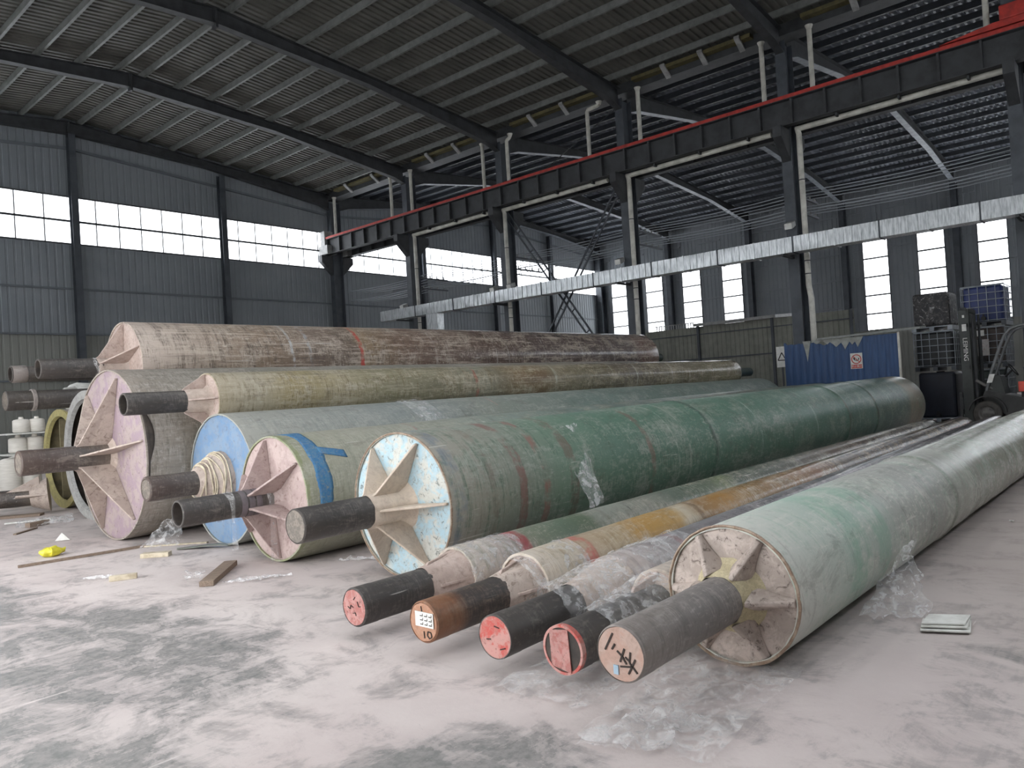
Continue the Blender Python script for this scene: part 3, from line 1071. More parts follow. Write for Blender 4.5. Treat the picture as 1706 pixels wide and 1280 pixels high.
skin_S1 = MS('red green slim barrel', 0, 14.5, [(0, 'bdb0a4'), (.35, 'ada098'), (.55, '8f8481'), (.75, '6f7766'), (1.2, '5c6b5b'), (1.6, '55624f'), (1.75, '8d9188'), (2.6, '85877e'), (3.2, '5f6b60'), (4.0, '66705f'), (4.3, '7d8668'), (4.6, '5d675c'), (6, '60625a'), (8, '66584f'), (14.5, '5a5650')],
             '55604f', 'b9b0a6', .6, .5, (.45, .2), gloss_from=(1, 5), seed=8, var=.2, rings=[(.62, .10, '8e3139', .85), (1.15, .02, 'c3c4bb', .7), (2.25, .015, '34352f', .7), (.25, .03, 'd5cfc8', .5), (9, .04, '9a8a7c', .5)])
skin_S2 = MS('ochre brown slim barrel', 0, 15, [(0, 'c2b8ac'), (.3, 'b4aa98'), (.6, 'aa9883'), (1.0, 'a9987c'), (1.3, 'a98448'), (1.9, 'a9884f'), (2.1, 'bfb6a2'), (2.45, '8a6a45'), (2.9, 'a27a40'), (3.6, '8d7350'), (4.6, '8a6a4c'), (5.5, '7d5a43'), (6.2, '5a5048'), (15, '504a47')],
             '7a6038', 'c9bfae', .55, .5, (.45, .14), gloss_from=(1, 5.5), seed=9, var=.2, rings=[(.55, .10, 'b04a48', .75), (2.35, .05, '5f4a36', .7)])
skin_S3 = MS('grey slim barrel', 0, 15, [(0, 'b8aca6'), (.4, '9b908e'), (.9, '7d797a'), (2, '6f6d70'), (6, '605e60'), (15, '4f4c4e')],
             '565557', 'b6b0ae', .5, .5, (.35, .12), gloss_from=(.6, 5), seed=10, rings=[(.75, .05, '7e4a50', .6), (.15, .04, 'd5d0cd', .5)])
skin_S4 = MS('beige slim barrel', 0, 14, [(0, 'b9aca0'), (.5, 'a0958c'), (2, '85807c'), (14, '6b6866')], '77706a', 'c3bab0', .5, .5, (.5, .3), seed=11)

pl_G = m_plate('peeling light blue plate', 'a3bfca', 'c4c1b6', '535d5c', .85, .8, 1, 5)
t_ = pl_G.node_tree
pl_P = m_plate('pale pink plate', 'b3a09b', 'a48f8c', '755754', .7, .6, 2, 5)
pl_PL = m_plate('mauve pink plate', '93808a', 'a2948f', '5f474c', .8, .55, 3, 5)
pl_B = m_plate('blue plate', '6685a6', '8396a8', '4c6178', .5, .5, 4, 4)
pl_FG = m_plate('soiled beige plate', 'bdafa6', '9d9087', '51443d', .7, .7, 5, 6)
pl_cream = m_plate('cream pink plate', 'b8a69d', 'a59187', '776155', .6, .45, 6, 5)
rib_G = m_plate('cream rib laminate', 'cbbcab', 'bcab9b', 'a08d7c', .5, .3, 7, 4)
rust_rim = m_plate('rusty brown edge', '8a7260', 'b5a592', '5e4434', .6, .6, 8, 14)
cap_red = m_plate('chalky red disc', 'a0605a', 'b58a83', '57302d', .7, .7, 9, 16)
cap_pink = m_plate('worn pink red disc', 'b54e45', 'b99088', '7d302a', .8, .5, 10, 7)
cap_tan = m_plate('tan pink disc', 'b39a8e', 'b08a7a', '8d7868', .6, .35, 11, 10)
cap_rust = m_plate('rusty orange disc', 'a3755a', 'b58a70', '6f4a36', .6, .5, 12, 14)
cap_dark = m_plate('dirty dark disc', '5f5952', '857b70', '2f2b28', .7, .7, 13, 18)

AB, APL = (8.63, .785), (10.55, 1.115)


def rest(a, ra, b, rb, r):
    """centre (y, z) of a circle of radius r lying on circles a and b"""
    (ya, za), (yb, zb_) = a, b
    dx, dz = yb-ya, zb_-za
    d = math.hypot(dx, dz)
    p, q = ra+r, rb+r
    u = (p*p-q*q+d*d)/(2*d)
    h = math.sqrt(max(p*p-u*u, 0))
    ux, uz = dx/d, dz/d
    return ya+ux*u-uz*h, za+uz*u+ux*h


roller('FG', 'white and green roller in the right foreground with a beige six-ribbed end', 3.98, 1.95, -.010, 14, .392, .42, 1.115, .132,
       skin=skin_FG, plate=pl_FG, ribmat=pl_FG, ribs=(6, 180), ribh=.15, ridge=True, shaft=M['shaft_grey'], cap=cap_tan, rim=rust_rim, capr=.95,
       cone=[(-.14, .134), (-.11, .15), (-.05, .16), (-.015, .18), (.006, .215)], conemat=m_plate('yellowed fibre binding', 'c3b896', 'ab9f80', '8d8064', .6, .5, 14, 22), ridges=(3.6,))
roller('G', 'large green roller with a peeling light blue ribbed end, centre of the picture', 4.43, 5.30, .004, 16.1, .656, .72, 1.09, .141,
       skin=skin_G, plate=pl_G, ribmat=rib_G, ribs=(6, 176), ribh=.36, shaft=M['shaft'], cap=cap_dark, rim=rust_rim,
       cone=[(-.40, .142), (-.36, .152), (-.08, .155), (-.02, .2), (.006, .24)], conemat=rib_G, ridges=(4.9, 10.4, 12.2))
roller('P', 'greige roller with a pale pink ribbed end and a blue paint stroke around its rim', 4.26, 7.14, -.012, 15.6, .655, .69, 1.0, .13,
       skin=skin_P, plate=pl_P, ribmat=pl_P, ribs=(6, 142), ribh=.34, shaft=M['shaft'], hollow=True,
       cone=[(-.06, .132), (-.03, .15), (.006, .2)], conemat=pl_P)
roller('B', 'grey roller with a plain blue end plate and a rope-bound hub', 4.48, AB[0], -.008, 15.2, .785, .80, .88, .14,
       skin=skin_B, plate=pl_B, ribs=(0, 0), shaft=M['shaft_warm'], cap=cap_dark, capr=.8,
       cone=[(-.33, .142), (-.31, .165), (-.24, .20), (-.10, .31), (-.03, .335), (.006, .34)], conemat=M['cream_dirty'])
r_, R_, L_, rs_, sh_ = ROLL_ROOT['B']
for q in range(9):
    s0 = -.29+.03*q
    rr = .182 + (s0+.29)*.62 + .012
    pts = []
    for i in range(25):
        a = 2*math.pi*i/24
        w = .012*math.sin(a*3+q)+.02*math.sin(a+q*2)
        pts.append((s0+w, math.cos(a)*(rr+w*.4), R_+math.sin(a)*(rr+w*.4)))
    obj('rope_winding', MB().tube(pts, .008, 6), M['pale_wood'], r_, local=True)
roller('PL', 'big pink ended roller with tall cream ribs, largest end disc at the left', 3.97, APL[0], -.004, 12.6, 1.115, 1.12, 1.05, .156,
       skin=skin_PL, plate=pl_PL, ribmat=M['cream_dirty'], ribs=(6, 170), ribh=.42, shaft=M['shaft_warm'], cap=cap_dark, capr=.8,
       cone=[(-.05, .158), (-.03, .18), (.006, .24)], conemat=M['cream'])
oy, oz = rest(AB, .795, APL, 1.12, .335)
roller('O', 'olive grey roller with a cream end, lying on top of the blue-ended roller', 4.66, oy+.0, -.012, 14.6, .345, .345, 1.01, .134, z=oz+.01, z2=oz+.05,
       skin=skin_O, plate=pl_cream, ribmat=pl_cream, ribs=(4, 176), ribh=.3, shaft=M['shaft'], hollow=True, farshaft=M['shaft_green'],
       cone=[(-.30, .136), (-.26, .145), (-.04, .15), (.006, .19)], conemat=M['cream'])
GY, GR, YY, YR = 13.1, 1.03, 15.5, .905
roller('GREY', 'roller with a grey rimmed open end just behind the big pink disc', 4.62, GY, 0, 12, GR, GR, .3, .15, skin=skin_PL, plate=M['bore'], ribs=(0, 0), shaft=M['shaft'], recess=.5)
wm = simple('ochre inner web', '8a8064', '6d654f', 6, .7)
roller('YEL', 'roller with a yellowish rim and a hollow boxed end at the far left', 5.0, YY, 0, 12, YR, YR, .3, .13, skin=skin_PL, plate=wm, ribs=(0, 0), shaft=M['shaft'], recess=.6)
# open ends: broad rims and inner webs on those two
r_, R_, L_, rs_, sh_ = ROLL_ROOT['GREY']
obj('rim', MB().lathe([(.01, R_+.004), (-.03, R_+.004), (-.03, R_-.13), (.03, R_-.15)], 96, .004, 3, 0, R_), m_plate('grey rim paint', 'a3a3a0', '8a8a88', '5a5650', .6, .5, 15, 9), r_, local=True, smooth=40)
obj('inner_web', MB().box(.1, .45, -R_+.2, R_-.2, R_-.02, R_+.02), M['bore'], r_, local=True)
r_, R_, L_, rs_, sh_ = ROLL_ROOT['YEL']
obj('rim', MB().lathe([(.01, R_+.004), (-.03, R_+.004), (-.03, R_-.12), (.03, R_-.14)], 96, .004, 3, 0, R_), m_plate('yellowish rim', 'b3a96f', '9c9564', '6a6446', .6, .5, 16, 9), r_, local=True, smooth=40)
for a in (-.20, .26):
    obj('inner_web', MB().box(.06, .58, a-.015, a+.015, R_-.74, R_+.74), wm, r_, local=True)
byr, bzr = rest(APL, 1.12, (GY, GR), GR, .69)
roller('BR', 'brown streaked roller with a pinkish white end, topmost of the stack', 4.75, byr, -.004, 14.5, .685, .69, 1.15, .139, z=bzr+.06, z2=bzr+.12,
       skin=skin_BR, plate=pl_cream, ribmat=pl_cream, ribs=(6, 155), ribh=.38, shaft=M['shaft'], hollow=True, farshaft=M['shaft_green'],
       cone=[(-.40, .141), (-.36, .15), (-.34, .142), (-.05, .15), (.006, .2)], conemat=M['cream_dirty'])
ny_, nz_ = rest((GY, GR), GR, (YY, YR), YR, .6)
roller('R10', 'roller half hidden behind the big pink disc, its ringed dark shaft pointing left', 5.6, ny_, 0, 12, .6, .6, 1.75, .165, z=nz_+.01, z2=nz_+.01,
       skin=skin_PL, plate=pl_cream, ribmat=pl_cream, ribs=(6, 150), ribh=.3, shaft=M['shaft'], cap=cap_dark, cone=[(-1.38, .166), (-1.37, .185), (-1.32, .185), (-1.31, .166)], conemat=M['shaft_grey'])
roller('R9', 'hidden roller behind the brown one, with an orange rim and a clamped shaft', 5.85, ny_+.9, 0, 12, .42, .42, 1.66, .14, z=nz_+.02+math.sqrt(1.02**2-.9**2), z2=nz_+.02+math.sqrt(1.02**2-.9**2),
       skin=skin_PL, plate=pl_cream, ribmat=pl_cream, ribs=(6, 150), ribh=.25, shaft=M['shaft'], hollow=True, rim=m_plate('orange rim', 'b5623f', '9a5238', '6a3a28', .6, .5, 17, 9),
       cone=[(-1.64, .142), (-1.63, .152), (-1.42, .152), (-1.41, .142)], conemat=M['shaft_grey'])
sm = dict(shaft=M['shaft'], ribmat=pl_cream, plate=pl_cream, ribs=(4, 176))
roller('S1', 'slim roller with a white collar and red ring on green, beside the large green one', 4.04, 4.24, -.004, 14.5, .224, .235, .952, .132, skin=skin_S1, cap=cap_red,
       cone=[(-.34, .134), (-.30, .138), (-.12, .17), (.006, .205)], conemat=pl_cream, ribh=.28, ribreach=.9, **sm)
roller('S2', 'slim ochre and brown roller with a rust brown tagged shaft end', 4.05, 3.55, .004, 15, .233, .24, .965, .129, skin=skin_S2, cap=cap_rust,
       cone=[(-.30, .131), (-.24, .14), (-.06, .17), (.006, .19)], conemat=M['cream_dirty'], ribh=.24, ribreach=.88, **{**sm, 'shaft': M['shaft_rust']})
roller('S3', 'slim grey roller wrapped in torn film, bright red shaft end', 4.35, 3.0, .006, 15.4, .221, .232, 1.22, .127, skin=skin_S3, cap=cap_pink,
       cone=[(-.5, .129), (-.4, .14), (-.12, .19), (.006, .205)], conemat=M['cream'], ribh=.2, ribreach=.9, capr=.98, **sm)
roller('S4', 'slim beige roller with a square red plate in its shaft end', 4.2, 2.545, .002, 14, .214, .218, 1.02, .132, skin=skin_S4, cap=M['bore'],
       cone=[(-.06, .134), (-.03, .15), (.006, .18)], conemat=M['cream'], ribh=.3, ribreach=.92, **sm)

# marks and plates on the shaft ends
strokes('FG', [[(-.27, .68), (-.62, .06)], [(-.2, .32), (-.33, .12)], [(.18, .22), (-.02, -.26)], [(-.12, .1), (.06, -.04), (.24, -.3)], [(.42, .14), (.36, -.22), (.66, -.54)], [(.60, -.08), (.3, -.62)], [(-.02, -.42), (.5, -.34)], [(.2, -.06), (.34, -.16)]], M['ink'])
r_, R_, L_, rs_, sh_ = ROLL_ROOT['FG']
obj('paint_dab', MB().box(-L_-.003, -L_+.004, .1*rs_, .3*rs_, R_-.72*rs_, R_-.4*rs_), simple('pale blue paint', '9db4c4', '8fa5b5', 20), sh_, local=True)
strokes('S1', [[(-.5, .0), (-.3, -.1), (-.25, .1), (-.05, .0)], [(-.1, -.3), (.1, -.25), (.15, -.4)], [(.3, .35), (.4, .1), (.55, .12)], [(.0, .4), (.15, .55)]], M['ink'], w=.005)
strokes('S2', [[(.02, -.42), (.05, -.75)], [(.3, -.4), (.25, -.6), (.4, -.72), (.55, -.62), (.5, -.42), (.3, -.4)], [(-.1, .75), (-.05, .5)]], M['ink'], w=.007)
r_, R_, L_, rs_, sh_ = ROLL_ROOT['S2']
tg = obj('paper_tag', MB().box(-L_-.006, -L_-.002, -.75*rs_, .5*rs_, R_-.2*rs_, R_+.5*rs_), M['white'], sh_, local=True)
gl = MB()
for i in range(3):
    for j in range(3):
        y0, z0 = (-.65+.3*i)*rs_, R_+(-.1+.2*j)*rs_
        gl.box(-L_-.0075, -L_-.0055, y0, y0+.2*rs_, z0, z0+.04*rs_)
        gl.box(-L_-.0075, -L_-.0055, y0, y0+.03*rs_, z0, z0+.13*rs_)
obj('tag_print', gl, M['ink'], sh_, local=True)
strokes('S3', [[(.0, .5), (.3, .45)], [(-.5, -.15), (-.25, -.12)], [(.3, -.5), (.6, -.4)]], M['ink'], w=.006)
r_, R_, L_, rs_, sh_ = ROLL_ROOT['S4']
pm = MB()
pm.ext([(-L_+.0, .62*rs_, R_-.72*rs_), (-L_-.008, .62*rs_, R_+.74*rs_), (-L_-.004, -.3*rs_, R_+.86*rs_), (-L_-.01, -.42*rs_, R_-.86*rs_)], (.008, 0, 0))
obj('square_plate', pm, cap_red, sh_, local=True)
obj('red_rim', MB().lathe([(-L_+.03, rs_+.001), (-L_-.003, rs_+.001), (-L_-.003, rs_*.9), (-L_+.02, rs_*.9)], 40, 0, 0, 0, R_), cap_pink, sh_, local=True, smooth=40)


# ------------------------------------------------------------------ films, strips and litter
def crumple(name, quad, z, h, label, cat, mat, seed, nu=22, nv=16, group=None, solid=.0):
    """a crumpled sheet on the floor spanning four corners (x, y[, z])"""
    P = [Vector((q[0], q[1], q[2] if len(q) > 2 else z)) for q in quad]
    mb = MB()

    def fn(u, v):
        p = (P[0]*(1-u)+P[1]*u)*(1-v) + (P[3]*(1-u)+P[2]*u)*v
        e = mnoise.noise((u*4+seed, v*4, seed))
        e2 = abs(mnoise.noise((u*9+seed, v*9, seed*2)))
        return p + Vector((e*.04, mnoise.noise((u*3, v*5+seed, 1))*.05, abs(e)*h+e2*h*.5))
    mb.grid(fn, nu, nv)
    return tag(obj(name, mb, mat, smooth=70, solid=solid), label, cat, group)


F = M['film']
crumple('plastic_film', [(2.85, 1.55), (4.1, 1.6), (4.1, 2.3), (2.75, 2.15)], .006, .05, 'crumpled clear film lying under the grey shaft of the white-green roller', 'plastic film', F, 1.1, 34, 20)
crumple('plastic_film', [(2.95, 2.3), (3.9, 2.35), (3.9, 2.95), (3.0, 2.9)], .006, .03, 'clear film on the floor under the red-plated shaft', 'plastic film', F, 2.3, 26, 18)
crumple('plastic_film', [(2.8, 1.75), (3.2, 1.72), (3.12, 2.02), (2.66, 2.08)], .02, .07, 'bunched clear film in front of the tan marked shaft end', 'plastic film', M['wrap'], 5.3, 20, 14)
# flap of clear film beside the foreground roller
crumple('plastic_film', [(5.05, 1.62), (5.3, 1.25), (5.85, 1.45, .2), (6.0, 1.52, .36)], .01, .05, 'standing flap of clear film at the flank of the white-green roller', 'plastic film', M['wrap'], 4.4, 22, 18)
crumple('plastic_film', [(3.75, 9.3), (4.15, 9.12), (4.2, 9.05, .32), (4.05, 9.2, .34)], .01, .06, 'clear film bag standing before the big pink disc', 'plastic film', M['wrap'], 6.1)
crumple('plastic_film', [(2.75, 8.35), (2.85, 8.15), (3.15, 7.9), (3.02, 8.1)], .006, .05, 'shredded clear film beside the pale wedge of timber', 'plastic film', M['wrap'], 7.1)
crumple('plastic_film', [(3.45, 6.72), (3.55, 6.6), (3.95, 6.35), (3.85, 6.55)], .006, .06, 'strip of clear film right of the brown plank', 'plastic film', M['wrap'], 8.1)
crumple('plastic_film', [(3.22, 7.0), (3.36, 6.92), (3.52, 7.2), (3.40, 7.3)], .05, .05, 'scrap of clear film on the back edge of the brown plank', 'plastic film', M['wrap'], 9.1)
crumple('plastic_film', [(4.55, 6.5), (4.6, 6.4), (4.85, 6.1), (4.78, 6.3)], .006, .05, 'grey film scrap in front of the large green roller', 'plastic film', M['wrap'], 10.1)
crumple('plastic_film', [(3.9, 14.2), (3.6, 13.3), (4.3, 13.0), (4.6, 13.9)], .01, .10, 'pale film heap beneath the yellowish roller end', 'plastic film', M['wrap'], 11.1)


def wrap(key, s0, s1, r0, r1_, name='film_wrap', seed=1., amp=.02, mat=None):
    r, R, Ls, rs, sh = ROLL_ROOT[key]
    mb = MB()

    def fn(u, v):
        s = s0+(s1-s0)*u
        a = v*2*math.pi
        rr = r0+(r1_-r0)*u
        rr += amp*(mnoise.noise((s*7+seed, math.cos(a)*3, math.sin(a)*3))+.3)
        rr = min(rr, R-.004) if math.sin(a) < 0 else rr
        return Vector((s+.04*mnoise.noise((seed, math.cos(a)*2, math.sin(a)*2)), math.cos(a)*rr, R+math.sin(a)*rr))
    mb.grid(fn, 22, 49)
    return obj(name, mb, mat or M['wrap'], r, local=True, smooth=70)


wrap('S3', -.75, .9, .165, .228, seed=1.5, amp=.028)
wrap('S3', -.45, .55, .19, .23, seed=3.5, amp=.03)
wrap('S4', -.75, -.05, .142, .20, seed=2.5, amp=.025)
wrap('S2', -.12, .5, .205, .24, seed=4.5, amp=.012)
wrap('S1', -.02, .6, .228, .23, seed=7.5, amp=.008)
wrap('BR', -.45, -.40, .146, .146, seed=5.5, amp=.004)
wrap('B', 2.65, 3.1, .80, .81, seed=6.5, amp=.012)

r_, R_, L_, rs_, sh_ = ROLL_ROOT['P']
pk = MB()


def pstroke(u, v):
    a = math.radians(84+122*v)
    w_ = .085+.04*mnoise.noise((v*6, 1.3, 0))
    x_ = .20+.10*v*(1-v)+(u-.5)*2*w_+.012*mnoise.noise((v*40, u*9, 2))
    rr = .657+.002*x_
    return Vector((x_, math.cos(a)*rr, R_+math.sin(a)*rr))


pk.grid(pstroke, 6, 60)
pk.grid(lambda u, v: Vector((.28+.30*u, math.cos(math.radians(128+9*v+u*8))*(.6585+.0008*u), R_+math.sin(math.radians(128+9*v+u*8))*(.6585+.0008*u))), 8, 5)
obj('paint_stroke', pk, m_plate('worn blue paint', '2f6c99', '4b7d9c', '8b8f84', .6, .8, 41, 9), r_, local=True, smooth=60, solid=.002)
r_, R_, L_, rs_, sh_ = ROLL_ROOT['PL']
te = MB().grid(lambda u, v: Vector((.02+(.02+.08*math.sin(math.pi*min(v*1.3, 1)))*u, math.cos(math.radians(148+46*v))*(R_+.004), R_+math.sin(math.radians(148+46*v))*(R_+.004))), 4, 24)
obj('torn_gap_shade', te, M['bore'], r_, local=True, smooth=60, solid=.004)  # dark strip painting the shade inside a gap at the broken rim
crumple('plastic_strip', [(6.3, 4.95, 1.2), (6.6, 4.9, 1.22), (6.35, 4.42, .42), (6.1, 4.42, .40)], 0, .05, 'torn clear strip hanging off the flank of the large green roller', 'plastic strip', M['wrap'], 12.1)

# film strips hanging from the hollow shaft of the pink-ended roller
r_, R_, L_, rs_, sh_ = ROLL_ROOT['P']
for i, (s, wd, dr, lab) in enumerate(((-.1, .09, .60, 'long clear strip hanging from the hollow shaft of the pink-ended roller'), (-.52, .07, .42, 'short clear strip hanging in front of the blue plate'))):
    mb = MB()
    cx, cy, cz = 4.26+s, 7.14, R_

    def fn(u, v):
        # over the shaft and straight down both sides
        t = (v-.5)*2
        arc = .5
        if abs(t) < arc:
            a = math.pi/2 - t/arc*math.pi/2
            p = Vector((0, -math.cos(a)*(.139)*-1, math.sin(a)*.139))
        else:
            sgn = 1 if t > 0 else -1
            dd = (abs(t)-arc)/(1-arc)*(dr if sgn < 0 else dr*.4)
            p = Vector((0, sgn*.139, -dd))
        return Vector((cx+(u-.5)*wd+.015*math.sin(v*9+u*3), cy-p.y*-1, cz+p.z))
    mb.grid(fn, 5, 36)
    tag(obj('plastic_strip', mb, M['wrap'], smooth=70), lab, 'plastic strip')
for q, (s, c) in enumerate(((-.22, 0), (-.30, 0), (-.38, 0))):
    obj('tape_band', MB().lathe([(s-.03, .131), (s-.03, .134), (s+.03, .134), (s+.03, .131)], 40, 0, 0, 0, R_), simple('grey tape', '6d6468', '5a5356', 9, .5), sh_, local=True, smooth=40)


def stick(name, p, q, w, h, label, cat, mat, z=0.):
    a, b = Vector((p[0], p[1], z+h/2+.001)), Vector((q[0], q[1], z+h/2+.001))
    return tag(obj(name, MB().bar(a, b, w, h), mat, bevel=.004), label, cat)


stick('wood_plank', (3.32, 6.78), (3.92, 7.45), .13, .05, 'short thick brown plank lying in front of the pink-ended roller', 'plank', M['wood'])
stick('wood_batten', (2.64, 9.74), (3.95, 9.55), .035, .03, 'long thin dark batten on the floor before the big pink disc', 'batten', M['wood'])
stick('wood_offcut', (3.75, 13.27), (4.07, 13.41), .10, .07, 'small grey brown offcut at the far left of the floor', 'plank', M['wood'])
stick('wood_splinter', (3.41, 12.65), (3.8, 13.04), .05, .02, 'thin dark splinter left on the floor before the offcut', 'splinter', M['wood'])
stick('timber_block', (3.62, 8.88), (3.84, 8.66), .11, .05, 'pale frayed timber block between the batten and the blue plate', 'block', M['pale_wood'])
stick('timber_wedge', (2.92, 7.95), (3.14, 7.84), .07, .05, 'pale timber wedge on the floor left of the brown plank', 'block', M['pale_wood'])
stick('timber_strip', (3.9, 9.6), (4.45, 9.0), .06, .015, 'pale slat lying at the foot of the big pink disc', 'slat', M['pale_wood'])
stick('wood_board', (3.75, 15.2), (4.4, 14.75), .22, .04, 'grey board on the floor at the left photo edge', 'board', M['wood'])
stick('pale_lath', (3.7, 14.2), (4.3, 13.9), .07, .02, 'white lath below the yellowish roller end', 'lath', M['white'])
sv = MB()
pp = [(4.05, 8.95), (4.12, 8.83), (4.2, 8.7), (4.3, 8.55), (4.4, 8.42)]
sv.grid(lambda u, v: Vector((4.05+.36*u + .05*math.sin(u*3.1)+(v-.5)*.11*math.sin(.3+u*2.6), 8.95-.53*u+(v-.5)*.06, .012+.04*math.sin(u*2.6)*u)), 16, 5)
tag(obj('laminate_sliver', sv, simple('grey green laminate', '7c8077', '68695f', 7), smooth=60, solid=.008), 'curved grey-green laminate sliver below the blue end plate', 'scrap')
tag(obj('paper_scrap', MB().ext([(3.5, 11.3, .01), (3.65, 11.2, .01), (3.58, 11.27, .11)], (.01, .012, .002)), M['white']), 'small white triangular scrap near the big pink disc', 'scrap')
yb = MB().ball((3.10, 10.15, .05), .13, .10, .05, 24, 16)
for v in yb.v:
    n_ = mnoise.noise(v*14)
    v += Vector((n_*.04, mnoise.noise(v*17)*.04, abs(n_)*.05 if v.z > .04 else 0))
tag(obj('yellow_bag', yb, simple('yellow plastic', 'd9cf3a', 'bdb52c', 14, .4), smooth=60), 'crumpled yellow plastic bag above the long batten', 'bag')
# folded white plastic at right
fw = thing('folded_film', (5.2, 1.13, 0), 'folded white plastic sheet flat on the floor at right', 'plastic sheet')
mb = MB()
for k, (z, o) in enumerate(((.012, 0), (.03, .02), (.045, .035))):
    mb.ext([(5.02+o, 1.25, z), (5.12+o, 1.0+o, z), (5.36, 1.04, z), (5.26, 1.29-o, z)], (0, 0, .012))
obj('folded_sheet', mb, M['white'], fw, bevel=.004)
# small litter along the right of the floor
random.seed(3)
for k, (x, y) in enumerate(((9.0, 1.3), (8.2, .75), (5.9, .35), (6.6, .7))):
    p = [(x+random.uniform(-.05, .05), y+random.uniform(-.05, .05), .004+.02*random.random()) for _ in range(4)]
    tag(obj('litter_scrap', MB().ext(p, (.01, 0, .01)), M['white']), 'tiny white scrap on the bare floor, %s from the right edge' % ORD[k], 'scrap', 'floor scraps')


# ------------------------------------------------------------------ yarn spools and white bags at the left
sp_mat = simple('white yarn', 'dedad2', 'c6c1b8', 30, .7, sv=(.2, .2, 6))


def spool(x, y, z, r, h, lab, knob=True):
    t = thing('yarn_spool', (x, y, z), lab, 'spool', 'white yarn spools')
    mb = MB()
    pr = [(0, r*.86), (.02, r), (h*.85, r*.97), (h*.93, r*.8), (h*.96, r*.42)]
    rg = [((x, y, z+a), b) for a, b in pr]
    obj('yarn_body', mb.loft(rg, 28), sp_mat, t, smooth=50)
    if knob:
        obj('core', MB().loft([((x, y, z+h*.9), r*.34), ((x, y, z+h*1.12), r*.26)], 16), sp_mat, t, smooth=50)


def at_px(x, y, d):
    return Vector((0, 0, H)) + (R2*((x-853)/1262.4) + D2*((y-640)/1262.4) + FWD)*d


SX = [(14, 14.6, 0, .20, .98, 'big one standing on the floor at the left photo edge'), (48, 14.9, 0, .195, .98, 'big one standing on the floor beside the yellowish roller end'), (28, 15.5, 0, .20, .98, 'big one on the floor behind the front pair'),
      (30, 14.8, 1.03, .165, .31, 'wide one of the upper layer, left'), (58, 15.0, 1.03, .16, .31, 'wide one of the upper layer, right'),
      (37, 14.8, 1.42, .15, .27, 'topmost, left'), (63, 15.0, 1.42, .14, .27, 'topmost, right')]
for px, dd, z, r, h, lab in SX:
    q = at_px(px, 740, dd)
    spool(q.x, q.y, z, r, h, 'white yarn spool, ' + lab, z != 0)
q = at_px(42, 740, 14.95)
for z, nm in ((.985, 'two wide'), (1.385, 'two topmost')):
    tag(obj('spool_board', MB().box(q.x-.38, q.x+.36, q.y-.30, q.y+.34, z, z+.025), M['white']), 'thin white board under the %s spools' % nm, 'board')
bb = MB()
bb.ball((5.95, 17.0, 2.0), .42, .4, .36, 16, 10)
for v in bb.v:
    v += Vector((mnoise.noise(v*3)*.12, mnoise.noise(v*3.3)*.1, mnoise.noise(v*2.7)*.12))
bb.tube([(5.3, 16.5, 2.05), (5.45, 16.55, 2.22), (5.65, 16.65, 2.25), (5.85, 16.8, 2.1)], .035, 8)
tag(obj('white_sack', bb, M['white'], smooth=60), 'white bundled sack with a loop seen under the brown roller shaft', 'sack')
tag(obj('sack_stand', MB().box(5.6, 6.35, 16.6, 17.4, 0, 1.62), M['pale_wood']), 'crate carrying the white sack behind the roller ends', 'crate')
r = thing('stub_shaft_roller', (4.4, 15.1, .0), 'short ribbed shaft end on the floor at the left photo edge', 'roller')
obj('shaft', MB().cyl((2.9, 15.75, .30), (4.42, 15.15, .30), .15, None, 24), M['shaft_warm'], r, smooth=40)
obj('hub', MB().cyl((4.36, 15.17, .30), (4.62, 15.07, .32), .17, .30, 24), M['cream_dirty'], r, smooth=40)
obj('rib', MB().ext([(4.0, 15.2, .42), (4.45, 15.0, .42), (4.45, 15.0, .66)], (.02, .03, 0)), M['cream_dirty'], r)
obj('rib', MB().ext([(4.1, 15.1, .30), (4.5, 14.9, .30), (4.5, 14.8, .33), (4.1, 15.05, .33)], (0, 0, .03)), M['cream_dirty'], r)

# ------------------------------------------------------------------ blue sheet screen with its sign
blue = simple('faded blue sheet', '2a4a74', '233e63', 3, .5, sv=(1, 5, .6))
xb = 23.0
r = thing('sheet_screen', (xb, 7.4, 0), 'blue corrugated sheet screen with a torn top edge, back right', 'screen')
mb = MB()
mb.v = []
ys = [5.8+i*.05 for i in range(65)]
random.seed(11)
tops = []
for i, y in enumerate(ys):
    tt = 2.62
    if 6.75 < y < 8.95:
        tt -= .05+.10*abs(mnoise.noise((y*4.3, 2.2, 0)))*2 * (1 if y < 8.1 else .35)
    tops.append(tt)
for i, y in enumerate(ys):
    dx = .012 if i % 4 in (1, 2) else 0
    mb.v += [Vector((xb-dx, y, 0)), Vector((xb-dx, y, tops[i]))]
mb.f = [[2*i, 2*i+2, 2*i+3, 2*i+1] for i in range(len(ys)-1)]
obj('sheet_panel', mb, blue, r, solid=.012)
obj('end_post', MB().box(xb-.03, xb+.03, 5.74, 5.80, 0, 2.66), M['pipe'], r)
obj('end_post', MB().box(xb+.02, xb+.08, 8.95, 9.0, 0, 2.6), M['steel_grey'], r)
sh = MB()
random.seed(5)
for y, w, l in ((8.3, .12, .62), (8.0, .18, .12), (7.45, .3, .25), (7.2, .2, .34), (7.0, .2, .22), (6.85, .16, .30), (7.7, .2, .15)):
    sh.ext([(xb-.03, y-w, 2.62), (xb-.03, y+w, 2.62), (xb-.035, y+w*.3, 2.62-l*.6), (xb-.04, y, 2.62-l)], (.006, 0, 0))
obj('torn_film', sh, simple('grey torn film', '9a9c98', '83857f', 6), r)
